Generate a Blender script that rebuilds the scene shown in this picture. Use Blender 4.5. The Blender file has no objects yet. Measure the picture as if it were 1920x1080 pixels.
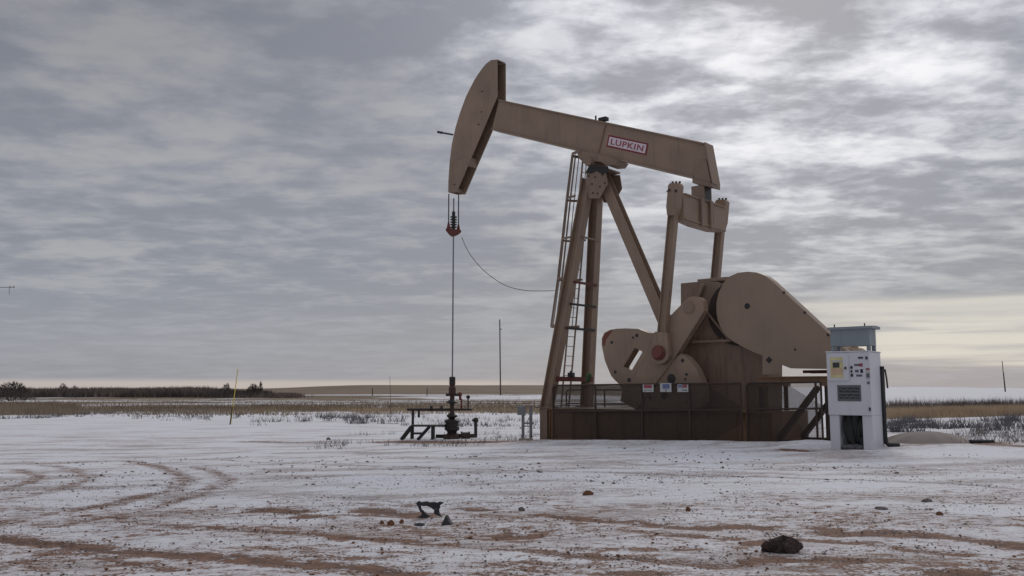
import bpy, math, random
import numpy as np
from mathutils import Vector, Matrix
random.seed(7); rng = np.random.default_rng(11)
sc = bpy.context.scene
R = math.radians

# ------------------------------------------------------------------ camera
F = 1650.0; HY = 730.0; EYE = 1.5
PITCH = math.atan((HY-540)/F)
cam_d = bpy.data.cameras.new("camera"); cam = bpy.data.objects.new("camera", cam_d)
sc.collection.objects.link(cam); sc.camera = cam
cam.location = (0, 0, EYE); cam.rotation_euler = (math.pi/2+PITCH, 0, 0)
cam_d.sensor_width = 36; cam_d.lens = F/1920*36
cam_d.clip_start = 0.1; cam_d.clip_end = 12000

# ------------------------------------------------------------------ sky and light
SUN_AZ = R(18); SUN_EL = R(29)            # azimuth to the right of +Y
world = bpy.data.worlds.new("World"); sc.world = world; world.use_nodes = True
def build_world():
    nt = world.node_tree; N = nt.nodes; L = nt.links; N.clear()
    out = N.new('ShaderNodeOutputWorld'); bg = N.new('ShaderNodeBackground'); bg.inputs['Strength'].default_value = 0.1
    sky = N.new('ShaderNodeTexSky'); sky.sky_type = 'NISHITA'; sky.sun_disc = False
    sky.sun_elevation = SUN_EL; sky.sun_rotation = SUN_AZ
    tc = N.new('ShaderNodeTexCoord'); sep = N.new('ShaderNodeSeparateXYZ'); L.new(tc.outputs['Generated'], sep.inputs[0])
    def m(op, a, b=None, c=None, clamp=False):
        n = N.new('ShaderNodeMath'); n.operation = op; n.use_clamp = clamp
        for i, v in enumerate((a, b, c)):
            if v is None: continue
            if isinstance(v, (int, float)): n.inputs[i].default_value = v
            else: L.new(v, n.inputs[i])
        return n.outputs[0]
    def mr(v, a, b, c, d, smooth=True):
        n = N.new('ShaderNodeMapRange'); n.interpolation_type = 'SMOOTHSTEP' if smooth else 'LINEAR'; L.new(v, n.inputs[0])
        for i, q in enumerate((a, b, c, d)): n.inputs[i+1].default_value = q
        return n.outputs[0]
    X, Y, Z = sep.outputs
    zc = m('MAXIMUM', Z, 0.0)
    zz = m('ADD', zc, 0.10)
    comb = N.new('ShaderNodeCombineXYZ'); L.new(m('DIVIDE', X, zz), comb.inputs[0]); L.new(m('DIVIDE', Y, zz), comb.inputs[1])
    def noise(scale, sx, sy, off, detail, rough, dist=0.0):
        mp = N.new('ShaderNodeMapping'); L.new(comb.outputs[0], mp.inputs[0])
        mp.inputs['Scale'].default_value = (sx, sy, 1); mp.inputs['Location'].default_value = off
        n = N.new('ShaderNodeTexNoise'); n.inputs['Scale'].default_value = scale; n.inputs['Detail'].default_value = detail
        n.inputs['Roughness'].default_value = rough; n.inputs['Distortion'].default_value = dist
        L.new(mp.outputs[0], n.inputs['Vector']); return n.outputs['Fac']
    n1 = noise(3.0, 0.82, 1.0, (11.3, 4.9, 0), 6, 0.5, 0.3)
    n2 = noise(10.0, 0.8, 1.0, (0.4, 5.2, 0), 5, 0.58, 0.15)
    n3 = noise(0.8, 1, 1, (7.7, 2.0, 0), 3, 0.5, 0.0)
    # thickness of the cloud deck 0 (thin, bright) .. 1 (thick, grey)
    n1c = mr(n1, 0.33, 0.67, 0, 1); n2c = mr(n2, 0.33, 0.67, 0, 1); n3c = mr(n3, 0.35, 0.65, 0, 1)
    t = m('ADD', m('ADD', m('MULTIPLY', n1c, 0.50), m('MULTIPLY', n2c, 0.24)), m('MULTIPLY', n3c, 0.26))
    # closeness to the sun behind the deck
    sd = Vector((math.sin(SUN_AZ)*math.cos(SUN_EL), math.cos(SUN_AZ)*math.cos(SUN_EL), math.sin(SUN_EL)))
    dt = N.new('ShaderNodeVectorMath'); dt.operation = 'DOT_PRODUCT'; L.new(tc.outputs['Generated'], dt.inputs[0]); dt.inputs[1].default_value = sd
    glow = mr(dt.outputs['Value'], math.cos(R(27)), math.cos(R(5)), 0, 1)
    # brightness of the deck
    dark = m('MULTIPLY_ADD', glow, 0.055, 0.262)
    bright = m('MULTIPLY_ADD', glow, 0.56, 0.395)
    inv = m('SUBTRACT', 1.0, t)
    wgt = mr(inv, 0.25, 0.98, 0, 1)
    lum = m('ADD', m('MULTIPLY', dark, m('SUBTRACT', 1.0, wgt)), m('MULTIPLY', bright, wgt))
    # calmer, even deck low down
    low = mr(Z, 0.03, 0.15, 0, 1)
    lum = m('ADD', m('MULTIPLY', lum, low), m('MULTIPLY', m('MULTIPLY_ADD', inv, 0.06, 0.285), m('SUBTRACT', 1.0, low)))
    azl = m('ARCTAN2', X, Y); thick = m('MULTIPLY', mr(azl, R(2), R(-28), 0, 1), mr(Z, 0.16, 0.40, 0, 1))
    lum = m('MULTIPLY', lum, m('MULTIPLY_ADD', thick, -0.20, 1.0))
    # colour: grey blue where thick, neutral where thin
    cr = N.new('ShaderNodeMix'); cr.data_type = 'RGBA'; L.new(m('MULTIPLY', wgt, low), cr.inputs['Factor'])
    cr.inputs['A'].default_value = (0.945, 0.985, 1.13, 1); cr.inputs['B'].default_value = (0.985, 0.99, 1.02, 1)
    sc1 = N.new('ShaderNodeVectorMath'); sc1.operation = 'SCALE'; L.new(cr.outputs['Result'], sc1.inputs[0]); lum = m('MULTIPLY', lum, mr(Z, 0.42, 0.8, 1.0, 2.25)); L.new(lum, sc1.inputs['Scale'])
    # clear warm slots low over the horizon: to the right under the sun, a thin line to the left
    az = m('ARCTAN2', X, Y)
    right = mr(az, R(12), R(24), 0, 1); left = mr(az, R(5), R(-3), 0, 1)
    cb2 = N.new('ShaderNodeCombineXYZ'); L.new(m('MULTIPLY', az, 3.2), cb2.inputs[0]); L.new(m('MULTIPLY', Z, 62.0), cb2.inputs[1])
    sln = N.new('ShaderNodeTexNoise'); sln.inputs['Scale'].default_value = 1.0; sln.inputs['Detail'].default_value = 4; sln.inputs['Roughness'].default_value = 0.5
    sln.inputs['Distortion'].default_value = 0.35; L.new(cb2.outputs[0], sln.inputs['Vector'])
    slc = mr(sln.outputs['Fac'], 0.38, 0.62, 0, 1)
    env = m('MULTIPLY', mr(Z, 0.012, 0.026, 0, 1), mr(Z, 0.104, 0.084, 0, 1))
    topb = m('MULTIPLY', mr(Z, 0.062, 0.074, 0, 1), mr(Z, 0.100, 0.088, 0, 1))
    fr = m('MULTIPLY', right, m('MAXIMUM', m('MULTIPLY', env, m('MULTIPLY', slc, 0.8)), m('MULTIPLY', topb, m('MULTIPLY_ADD', slc, 0.35, 0.5))))
    fl = m('MULTIPLY', left, m('MULTIPLY', m('MULTIPLY', mr(Z, -0.01, 0.0, 0, 1), mr(Z, 0.013, 0.006, 0, 1)), 0.75))
    mixA = N.new('ShaderNodeMix'); mixA.data_type = 'RGBA'; L.new(m('ADD', fr, 0.0, clamp=True), mixA.inputs['Factor'])
    L.new(sc1.outputs[0], mixA.inputs['A']); mixA.inputs['B'].default_value = (0.70, 0.665, 0.60, 1)
    mixB = N.new('ShaderNodeMix'); mixB.data_type = 'RGBA'; L.new(m('ADD', fl, 0.0, clamp=True), mixB.inputs['Factor'])
    L.new(mixA.outputs['Result'], mixB.inputs['A']); mixB.inputs['B'].default_value = (0.56, 0.49, 0.45, 1)
    up = N.new('ShaderNodeVectorMath'); up.operation = 'SCALE'; L.new(mixB.outputs['Result'], up.inputs[0]); up.inputs['Scale'].default_value = 10.0
    # a little of the clear sky shows through the deck
    fin = N.new('ShaderNodeMix'); fin.data_type = 'RGBA'; fin.inputs['Factor'].default_value = 0.94
    L.new(sky.outputs[0], fin.inputs['A']); L.new(up.outputs[0], fin.inputs['B'])
    L.new(fin.outputs['Result'], bg.inputs['Color']); L.new(bg.outputs[0], out.inputs['Surface'])
build_world()
sun_d = bpy.data.lights.new("sun", 'SUN'); sun = bpy.data.objects.new("sun", sun_d); sc.collection.objects.link(sun)
sun_d.energy = 0.7; sun_d.angle = R(16); sun_d.color = (1.0, 0.94, 0.86)
sdir = Vector((math.sin(SUN_AZ)*math.cos(SUN_EL), math.cos(SUN_AZ)*math.cos(SUN_EL), math.sin(SUN_EL)))
sun.rotation_euler = sdir.to_track_quat('Z', 'Y').to_euler()
sc.view_settings.view_transform = 'Standard'; sc.view_settings.look = 'None'
sc.view_settings.exposure = 0.0; sc.view_settings.gamma = 1.0

# ------------------------------------------------------------------ materials
def nodes(name):
    mt = bpy.data.materials.new(name); mt.use_nodes = True
    nt = mt.node_tree; return mt, nt, nt.nodes, nt.links, nt.nodes['Principled BSDF']
def tex(N, L, scale, detail=4, rough=0.55, sc3=(1, 1, 1), kind='Object', dist=0):
    tc = N.new('ShaderNodeTexCoord'); mp = N.new('ShaderNodeMapping'); mp.inputs['Scale'].default_value = sc3
    L.new(tc.outputs[kind], mp.inputs[0])
    n = N.new('ShaderNodeTexNoise'); n.inputs['Scale'].default_value = scale; n.inputs['Detail'].default_value = detail
    n.inputs['Roughness'].default_value = rough; n.inputs['Distortion'].default_value = dist; L.new(mp.outputs[0], n.inputs['Vector'])
    return n.outputs['Fac']
def rampn(N, L, v, stops):
    r = N.new('ShaderNodeValToRGB'); L.new(v, r.inputs[0]); e = r.color_ramp.elements
    while len(e) < len(stops): e.new(0.5)
    for i, (p, c) in enumerate(stops): e[i].position = p; e[i].color = (*c, 1)
    return r.outputs[0]
def mixc(N, L, fac, a, b, mode='MIX'):
    n = N.new('ShaderNodeMix'); n.data_type = 'RGBA'; n.blend_type = mode
    for k, v in (('Factor', fac), ('A', a), ('B', b)):
        if isinstance(v, (int, float)): n.inputs[k].default_value = v
        elif isinstance(v, tuple): n.inputs[k].default_value = (*v, 1)
        else: L.new(v, n.inputs[k])
    return n.outputs['Result']
def worn(name, col, rough=0.55, dirt=(0.09, 0.06, 0.045), amt=0.35, rust=0.25, metal=0.0, streak=True, var=0.12):
    """paint with patchy fading, vertical grime streaks and small rust spots"""
    mt, nt, N, L, b = nodes(name)
    big = tex(N, L, 0.9, 5); c1 = tuple(max(0, x*(1-var)) for x in col); c2 = tuple(min(1, x*(1+var)) for x in col)
    c = rampn(N, L, big, [(0.35, c1), (0.65, c2)])
    if streak:
        s = tex(N, L, 2.2, 5, 0.6, (3.0, 3.0, 0.35)); sf = rampn(N, L, s, [(0.52, (0, 0, 0)), (0.72, (amt, amt, amt))])
        c = mixc(N, L, sf, c, dirt)
    if rust:
        r = tex(N, L, 9.0, 6, 0.65); rf = rampn(N, L, r, [(0.66, (0, 0, 0)), (0.74, (rust*2.4,)*3)])
        c = mixc(N, L, rf, c, (0.16, 0.055, 0.025))
    L.new(c, b.inputs['Base Color'])
    rr = rampn(N, L, big, [(0.3, (rough-0.08,)*3), (0.7, (rough+0.12,)*3)]); L.new(rr, b.inputs['Roughness'])
    b.inputs['Metallic'].default_value = metal
    bp = N.new('ShaderNodeBump'); bp.inputs['Strength'].default_value = 0.12; bp.inputs['Distance'].default_value = 0.01
    L.new(tex(N, L, 14, 4), bp.inputs['Height']); L.new(bp.outputs[0], b.inputs['Normal'])
    return mt
def plain(name, col, rough=0.6, metal=0.0, var=0.15, scale=6):
    mt, nt, N, L, b = nodes(name)
    n = tex(N, L, scale, 4); c1 = tuple(x*(1-var) for x in col); c2 = tuple(min(1, x*(1+var)) for x in col)
    L.new(rampn(N, L, n, [(0.3, c1), (0.7, c2)]), b.inputs['Base Color'])
    b.inputs['Roughness'].default_value = rough; b.inputs['Metallic'].default_value = metal
    return mt
M = {}
M['tan'] = worn('tan_paint', (0.275, 0.190, 0.136), amt=0.24, rust=0.24)
M['tan2'] = worn('tan_paint_grimy', (0.235, 0.160, 0.116), amt=0.55, rust=0.45)
M['guard'] = worn('tan_paint_guard', (0.285, 0.203, 0.145), amt=0.10, rust=0.10, var=0.08)
M['base'] = worn('oily_base_paint', (0.26, 0.150, 0.080), amt=0.6, rust=0.3, dirt=(0.04, 0.03, 0.02))
M['grease'] = plain('black_grease', (0.015, 0.013, 0.012), 0.4)
M['dark'] = plain('dark_steel', (0.035, 0.03, 0.028), 0.55, 0.3)
M['rusty'] = worn('rusty_steel', (0.050, 0.032, 0.025), amt=0.4, rust=0.4, rough=0.75)
M['rustred'] = worn('rust_red_steel', (0.12, 0.030, 0.022), amt=0.35, rust=0.3, rough=0.7)
M['redpaint'] = worn('red_paint', (0.155, 0.045, 0.030), amt=0.4, rust=0.3)
M['steel'] = plain('dull_steel', (0.22, 0.22, 0.23), 0.45, 0.6)
M['galv'] = plain('galvanised_steel', (0.20, 0.20, 0.205), 0.5, 0.4)
M['white'] = worn('cabinet_white_paint', (0.62, 0.62, 0.66), rough=0.42, amt=0.14, rust=0.03, dirt=(0.35, 0.31, 0.27), var=0.04)
M['greybox'] = worn('grey_box_paint', (0.235, 0.27, 0.29), rough=0.5, amt=0.15, rust=0.03, dirt=(0.1, 0.1, 0.1), var=0.06)
M['black'] = plain('black_plastic', (0.012, 0.012, 0.014), 0.45)
M['wellred'] = worn('dark_red_well_paint', (0.055, 0.018, 0.016), amt=0.4, rust=0.1)
M['mesh'] = plain('dark_rusty_wire', (0.045, 0.030, 0.022), 0.8)
M['screen'] = plain('dark_glass', (0.03, 0.035, 0.04), 0.15)
M['slot'] = plain('louvre_grey', (0.10, 0.115, 0.125), 0.5)
M['yellow'] = plain('yellow_label', (0.60, 0.55, 0.27), 0.6)
M['yellowpost'] = plain('yellow_post_paint', (0.60, 0.46, 0.08), 0.6)
M['label_w'] = plain('white_label', (0.46, 0.46, 0.46), 0.5, var=0.05)
M['label_o'] = plain('orange_print', (0.58, 0.40, 0.27), 0.6)
M['label_r'] = plain('red_print', (0.28, 0.06, 0.075), 0.5)
M['label_b'] = plain('blue_print', (0.12, 0.15, 0.28), 0.5)
M['maroon'] = plain('maroon_border', (0.20, 0.018, 0.03), 0.5)
M['plate'] = plain('sign_white', (0.66, 0.56, 0.60), 0.5, var=0.06)
M['lift'] = plain('green_rag', (0.05, 0.10, 0.03), 0.8)
M['wood'] = worn('weathered_wood', (0.085, 0.07, 0.06), amt=0.3, rust=0, rough=0.85)
M['twig'] = plain('bare_twigs', (0.19, 0.150, 0.128), 0.9, scale=0.5, var=0.35)
M['twig_dark'] = plain('dark_twigs', (0.095, 0.075, 0.065), 0.9, scale=0.5, var=0.35)
M['weed'] = plain('dead_weeds', (0.15, 0.13, 0.12), 0.9, scale=0.4, var=0.35)
M['weedgrey'] = plain('grey_weeds', (0.125, 0.12, 0.128), 0.9, scale=0.4, var=0.35)
M['straw'] = plain('straw_grass', (0.42, 0.31, 0.20), 0.9, scale=0.3, var=0.3)
M['strawdark'] = plain('dry_grass', (0.27, 0.21, 0.15), 0.9, scale=0.3, var=0.3)
M['stone'] = plain('dark_stones', (0.16, 0.13, 0.115), 0.9, scale=3, var=0.5)
M['clay'] = plain('clay_lumps', (0.17, 0.075, 0.036), 0.95, scale=8, var=0.4)
M['rubber'] = plain('torn_rubber', (0.028, 0.026, 0.030), 0.6, scale=12, var=0.4)
M['hide'] = plain('matted_dark_clod', (0.055, 0.036, 0.032), 0.95, scale=12, var=0.5)
M['gravelmound'] = worn('grey_gravel_mound', (0.27, 0.225, 0.20), amt=0.25, rust=0, rough=0.95, streak=False)

# ------------------------------------------------------------------ mesh tools
def V(*a): return Vector(a)
class MB:
    def __init__(s): s.v = []; s.f = []; s.m = []
    def add(s, vs, fs, mi=0):
        o = len(s.v); s.v += [tuple(v) for v in vs]; s.f += [tuple(i+o for i in f) for f in fs]; s.m += [mi]*len(fs)
    def box(s, a, b, mi=0):
        x0, y0, z0 = [min(a[i], b[i]) for i in range(3)]; x1, y1, z1 = [max(a[i], b[i]) for i in range(3)]
        s.add([(x0,y0,z0),(x1,y0,z0),(x1,y1,z0),(x0,y1,z0),(x0,y0,z1),(x1,y0,z1),(x1,y1,z1),(x0,y1,z1)],
              [(0,3,2,1),(4,5,6,7),(0,1,5,4),(1,2,6,5),(2,3,7,6),(3,0,4,7)], mi)
    def prism(s, poly, off, mi=0):
        n = len(poly); off = Vector(off); p = [Vector(q) for q in poly]
        nrm = Vector((0,0,0))
        for i in range(n): nrm += p[i].cross(p[(i+1) % n])
        if nrm.dot(off) > 0: p = p[::-1]
        vs = p + [q+off for q in p]
        s.add(vs, [tuple(range(n)), tuple(range(2*n-1, n-1, -1))] + [((i+1) % n, i, n+i, n+(i+1) % n) for i in range(n)], mi)
    def bar(s, p0, p1, w, h, up=(0,0,1), mi=0):
        p0, p1 = Vector(p0), Vector(p1); d = (p1-p0).normalized(); up = Vector(up)
        x = d.cross(up)
        if x.length < 1e-4: x = d.cross(Vector((0,1,0)))
        x.normalize(); y = x.cross(d).normalized()
        q = [p0+x*(a*w/2)+y*(b*h/2) for a, b in ((-1,-1),(1,-1),(1,1),(-1,1))]
        s.prism(q, p1-p0, mi)
    def ibeam(s, p0, p1, w, h, up=(0,0,1), tf=0.025, tw=0.02, mi=0):
        p0, p1 = Vector(p0), Vector(p1); d = (p1-p0).normalized(); x = d.cross(Vector(up)).normalized(); y = x.cross(d).normalized()
        prof = [(-w/2,-h/2),(w/2,-h/2),(w/2,-h/2+tf),(tw/2,-h/2+tf),(tw/2,h/2-tf),(w/2,h/2-tf),(w/2,h/2),(-w/2,h/2),(-w/2,h/2-tf),(-tw/2,h/2-tf),(-tw/2,-h/2+tf),(-w/2,-h/2+tf)]
        s.prism([p0+x*a+y*b for a, b in prof], p1-p0, mi)
    def cyl(s, p0, p1, r0, r1=None, n=16, mi=0):
        if r1 is None: r1 = r0
        p0, p1 = Vector(p0), Vector(p1); d = (p1-p0).normalized()
        a = d.cross(Vector((0,0,1)));
        if a.length < 1e-3: a = Vector((1,0,0))
        a.normalize(); b = d.cross(a)
        vs = [p0+(a*math.cos(t)+b*math.sin(t))*r0 for t in [2*math.pi*i/n for i in range(n)]]+[p1+(a*math.cos(t)+b*math.sin(t))*r1 for t in [2*math.pi*i/n for i in range(n)]]
        s.add(vs, [tuple(range(n-1,-1,-1)), tuple(range(n,2*n))]+[(i,(i+1)%n,n+(i+1)%n,n+i) for i in range(n)], mi)
    def tube(s, pts, r, n=8, mi=0):
        pts = [Vector(p) for p in pts]; m_ = len(pts); vs = []; a = None
        for i in range(m_):
            d = (pts[min(i+1, m_-1)]-pts[max(i-1, 0)]).normalized()
            if a is None: a = d.cross(Vector((0,0,1))) if abs(d.z) < 0.9 else d.cross(Vector((1,0,0)))
            a = (a-d*a.dot(d)).normalized(); b = d.cross(a)
            vs += [pts[i]+(a*math.cos(2*math.pi*k/n)+b*math.sin(2*math.pi*k/n))*r for k in range(n)]
        s.add(vs, [tuple(range(n-1,-1,-1)), tuple(range((m_-1)*n, m_*n))]+[(j*n+i, j*n+(i+1)%n, (j+1)*n+(i+1)%n, (j+1)*n+i) for j in range(m_-1) for i in range(n)], mi)
    def build_each(s, name, mats, parent=None, bevel=0.0, smooth=False):
        """every separate piece collected here becomes an object of its own"""
        par = list(range(len(s.v)))
        def find(i):
            while par[i] != i: par[i] = par[par[i]]; i = par[i]
            return i
        for f in s.f:
            for q in f[1:]: par[find(q)] = find(f[0])
        groups = {}
        for fi, f in enumerate(s.f): groups.setdefault(find(f[0]), []).append(fi)
        out = []
        for fl_ in groups.values():
            ids = sorted({q for fi in fl_ for q in s.f[fi]}); mp = {q: i for i, q in enumerate(ids)}
            b = MB(); b.add([s.v[q] for q in ids], [tuple(mp[q] for q in s.f[fi]) for fi in fl_]); out.append(b.build(name, mats, parent, bevel, smooth))
        return out
    def lathe(s, c, prof, n=20, mi=0):
        """prof: (radius, z) upward, around the vertical through c"""
        vs = []; m_ = len(prof)
        for r, z in prof:
            for i in range(n):
                t = 2*math.pi*i/n; vs.append((c[0]+r*math.cos(t), c[1]+r*math.sin(t), c[2]+z))
        fs = [(j*n+i, j*n+(i+1)%n, (j+1)*n+(i+1)%n, (j+1)*n+i) for j in range(m_-1) for i in range(n)]
        fs += [tuple(range(n-1,-1,-1)), tuple(range((m_-1)*n, m_*n))]
        s.add(vs, fs, mi)
    def ball(s, c, r, mi=0, n=12, sz=1.0):
        k = 8; s.lathe(c, [(max(r*math.sin(math.pi*i/k), 0.002), -r*sz*math.cos(math.pi*i/k)) for i in range(k+1)], n, mi)
    def build(s, name, mats, parent=None, bevel=0.0, smooth=False):
        me = bpy.data.meshes.new(name); me.from_pydata(s.v, [], s.f)
        if not isinstance(mats, (list, tuple)): mats = [mats]
        for q in mats: me.materials.append(q)
        me.polygons.foreach_set('material_index', s.m)
        if smooth: me.polygons.foreach_set('use_smooth', [True]*len(s.f))
        me.update(); o = bpy.data.objects.new(name, me); sc.collection.objects.link(o)
        if parent: o.parent = parent
        if bevel:
            b = o.modifiers.new('bevel', 'BEVEL'); b.width = bevel; b.segments = 2; b.limit_method = 'ANGLE'; b.angle_limit = R(40)
            b.harden_normals = False
        return o
def tag(o, label=None, cat=None, group=None, kind=None):
    if label: o['label'] = label
    if cat: o['category'] = cat
    if group: o['group'] = group
    if kind: o['kind'] = kind
    return o
def empty(name, loc=(0,0,0), rz=0.0):
    o = bpy.data.objects.new(name, None); o.empty_display_size = 0.3; sc.collection.objects.link(o); o.location = loc; o.rotation_euler = (0,0,rz); return o

# ------------------------------------------------------------------ geometry of the place
fw = Vector((0, math.cos(PITCH), math.sin(PITCH))); upv = Vector((0, -math.sin(PITCH), math.cos(PITCH)))
def ray(px, py): return fw + Vector((1,0,0))*((px-960)/F) + upv*((540-py)/F)
PO = Vector((5.55, 27.1, 0)); PA = R(140)
dS = Vector((math.cos(PA), math.sin(PA), 0)); dV = Vector((-math.sin(PA), math.cos(PA), 0))   # along the pump to the head; to the near side
EYEV = Vector((0, 0, EYE))
def P(px, py, v):
    """pump-local point where the line of sight meets the vertical plane at lateral offset v"""
    r = ray(px, py); t = (v - (EYEV-PO).dot(dV))/r.dot(dV); w = EYEV + r*t - PO
    return Vector((w.dot(dS), v, w.z))
def toworld(q): return PO + dS*q[0] + dV*q[1] + Vector((0,0,q[2]))
def smin(x, lo, hi):
    w = (hi-lo)/2; c = (hi+lo)/2; return c + w*np.tanh((x-c)/w)
_g = rng.random((256, 256))
def vnoise(x, y):
    xi = np.floor(x).astype(int); yi = np.floor(y).astype(int); fx = x-xi; fy = y-yi
    fx = fx*fx*(3-2*fx); fy = fy*fy*(3-2*fy); a = _g[xi & 255, yi & 255]; b = _g[(xi+1) & 255, yi & 255]
    c = _g[xi & 255, (yi+1) & 255]; d = _g[(xi+1) & 255, (yi+1) & 255]
    return (a*(1-fx)+b*fx)*(1-fy)+(c*(1-fx)+d*fx)*fy
def fbm(x, y, o=4):
    s = 0; a = 0.5; t = 0
    for i in range(o): s = s+a*vnoise(x*2**i+17*i, y*2**i+31*i); t += a; a *= 0.5
    return s/t
def ss(x, a, b):
    t = np.clip((x-a)/(b-a), 0, 1); return t*t*(3-2*t)
def terrain(x, y, fine=True):
    x = np.asarray(x, float); y = np.asarray(y, float)
    s = (x-PO.x)*dS.x + (y-PO.y)*dS.y
    z = smin(-0.012-0.034*s, -0.52, 0.22)
    z = z - 0.02
    far = ss(y, 60, 260)
    # gently rolling plain
    z = z + far*(fbm(x/160+3, y/120+9, 3)-0.5)*1.0
    # the low tan hill behind the well and a snowy rise to the right
    z = z + 4.6*ss(y, 300, 900)*ss(x/np.maximum(y, 1), -0.31, -0.16)*(1-ss(x/np.maximum(y, 1), 0.05, 0.30))
    z = z + 2.6*ss(y, 300, 900)*ss(x/np.maximum(y, 1), 0.20, 0.40)*(1-0.85*ss(x/np.maximum(y, 1), 0.44, 0.62))
    z = z + 2.6*ss(y, 500, 1200)
    return z
def G(px, py):
    """point of the ground under a pixel"""
    r = ray(px, py); t = 3.0; 
    while t < 4000:
        q = EYEV + r*t
        if q.z <= float(terrain(q.x, q.y)): break
        t *= 1.01
    a, b = t/1.01, t
    for _ in range(30):
        m_ = (a+b)/2; q = EYEV + r*m_
        if q.z <= float(terrain(q.x, q.y)): b = m_
        else: a = m_
    return EYEV + r*b
def PD(px, py, D):
    r = ray(px, py); return EYEV + r*(D/r.y)

# ------------------------------------------------------------------ ground
def stroke_mask(X, Y, strokes, wide=0.0):
    out = np.zeros_like(X)
    for pts, w, st in strokes:
        w = w*1.35
        w_ = [G(*p) for p in pts]; best = np.full(X.shape, 1e9)
        for i in range(len(w_)-1):
            ax, ay, bx, by = w_[i].x, w_[i].y, w_[i+1].x, w_[i+1].y
            dx, dy = bx-ax, by-ay; l2 = dx*dx+dy*dy+1e-9
            t = np.clip(((X-ax)*dx+(Y-ay)*dy)/l2, 0, 1); d = np.hypot(X-ax-t*dx, Y-ay-t*dy); best = np.minimum(best, d)
        out = np.maximum(out, st*np.exp(-(best/w)**2))
        if wide and len(w_) > 2 and w_[0].y < 16: out = np.maximum(out, wide*st*np.exp(-(best/(w*4.5))**2))
    return out
brown = [
 ([(-60,1003),(0,1013),(83,1017),(150,1023),(200,1032),(300,1035),(383,1045),(500,1053),(633,1063),(760,1075)], 0.15, 1.0),
 ([(100,1018),(230,1058),(340,1066)], 0.10, 0.7),
 ([(150,967),(207,967),(250,977),(367,987),(467,995),(583,1000),(640,1007),(807,1017),(923,1028),(1073,1040),(1273,1053),(1400,1060)], 0.11, 0.72),
 ([(243,863),(317,880),(347,897),(333,917),(283,927),(217,943),(133,957),(67,967),(0,983)], 0.17, 0.54),
 ([(360,875),(400,883),(430,900),(400,917),(350,933),(283,953),(207,967),(100,985)], 0.17, 0.50),
 ([(80,872),(123,877),(160,888),(160,900),(117,915),(33,933),(-40,945)], 0.17, 0.46),
 ([(30,880),(77,893),(50,907),(-20,922)], 0.17, 0.50),
 ([(1010,966),(1107,973),(1207,980),(1280,987),(1430,990)], 0.15, 0.95),
 ([(1180,992),(1300,1003),(1380,1010)], 0.12, 0.8), ([(1100,1028),(1260,1030),(1300,1028)], 0.12, 0.7),
 ([(1540,990),(1580,1000),(1680,1000),(1780,1005),(1860,1016),(1960,1028)], 0.17, 1.0),
 ([(1400,1020),(1507,1013),(1613,1017),(1713,1030),(1800,1038)], 0.12, 0.85),
 ([(1340,1060),(1440,1047),(1563,1048),(1610,1053)], 0.12, 0.85),
 ([(500,955),(560,957)], 0.22, 1.0), ([(700,955),(775,966)], 0.24, 1.0), ([(560,968),(640,966),(720,966)], 0.12, 0.7),
 ([(862,954),(905,955)], 0.14, 1.0), ([(940,1006),(1005,1003)], 0.12, 0.95), ([(640,1064),(680,1062),(720,1070)], 0.14, 0.8),
 ([(1150,1075),(1260,1072)], 0.14, 0.8), ([(1750,1072),(1850,1078)], 0.12, 0.9),
 ([(-20,803),(40,803)], 0.5, 0.9), ([(70,806),(160,804),(250,804)], 0.45, 1.0), ([(300,805),(380,803)], 0.4, 0.45),
 ([(755,828),(860,829),(960,828),(1010,828)], 0.8, 1.1), ([(1000,826),(1180,828)], 0.3, 0.6),
 ([(1475,843),(1510,846)], 0.22, 1.0), ([(1690,838),(1735,836)], 0.5, 1.0), ([(1840,830),(1925,838)], 0.5, 0.8),
 ([(1380,830),(1450,828),(1540,826)], 0.15, 0.6), ([(470,828),(560,830),(600,828)], 0.5, 0.6), ([(600,790),(760,795)], 0.5, 0.45),
]
grey = [
 ([(600,871),(760,874),(907,880),(1240,888),(1280,890),(1480,895),(1633,900),(1780,906),(1907,915)], 0.10, 0.62),
 ([(640,846),(900,852),(1100,862),(1280,875),(1450,880),(1650,883),(1913,880)], 0.10, 0.50),
 ([(900,866),(1200,880),(1500,889)], 0.12, 0.4), ([(1500,873),(1750,880),(1930,888)], 0.10, 0.5),
 ([(-50,853),(200,856),(400,862),(640,872)], 0.18, 0.35), ([(-50,880),(100,868),(250,862)], 0.15, 0.3),
 ([(1280,1053),(1347,1057),(1450,1060),(1550,1066)], 0.12, 0.75), ([(-30,985),(0,978),(60,960)], 0.15, 0.4),
]
def lin(a, b, st): return np.arange(a, b, st)
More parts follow.
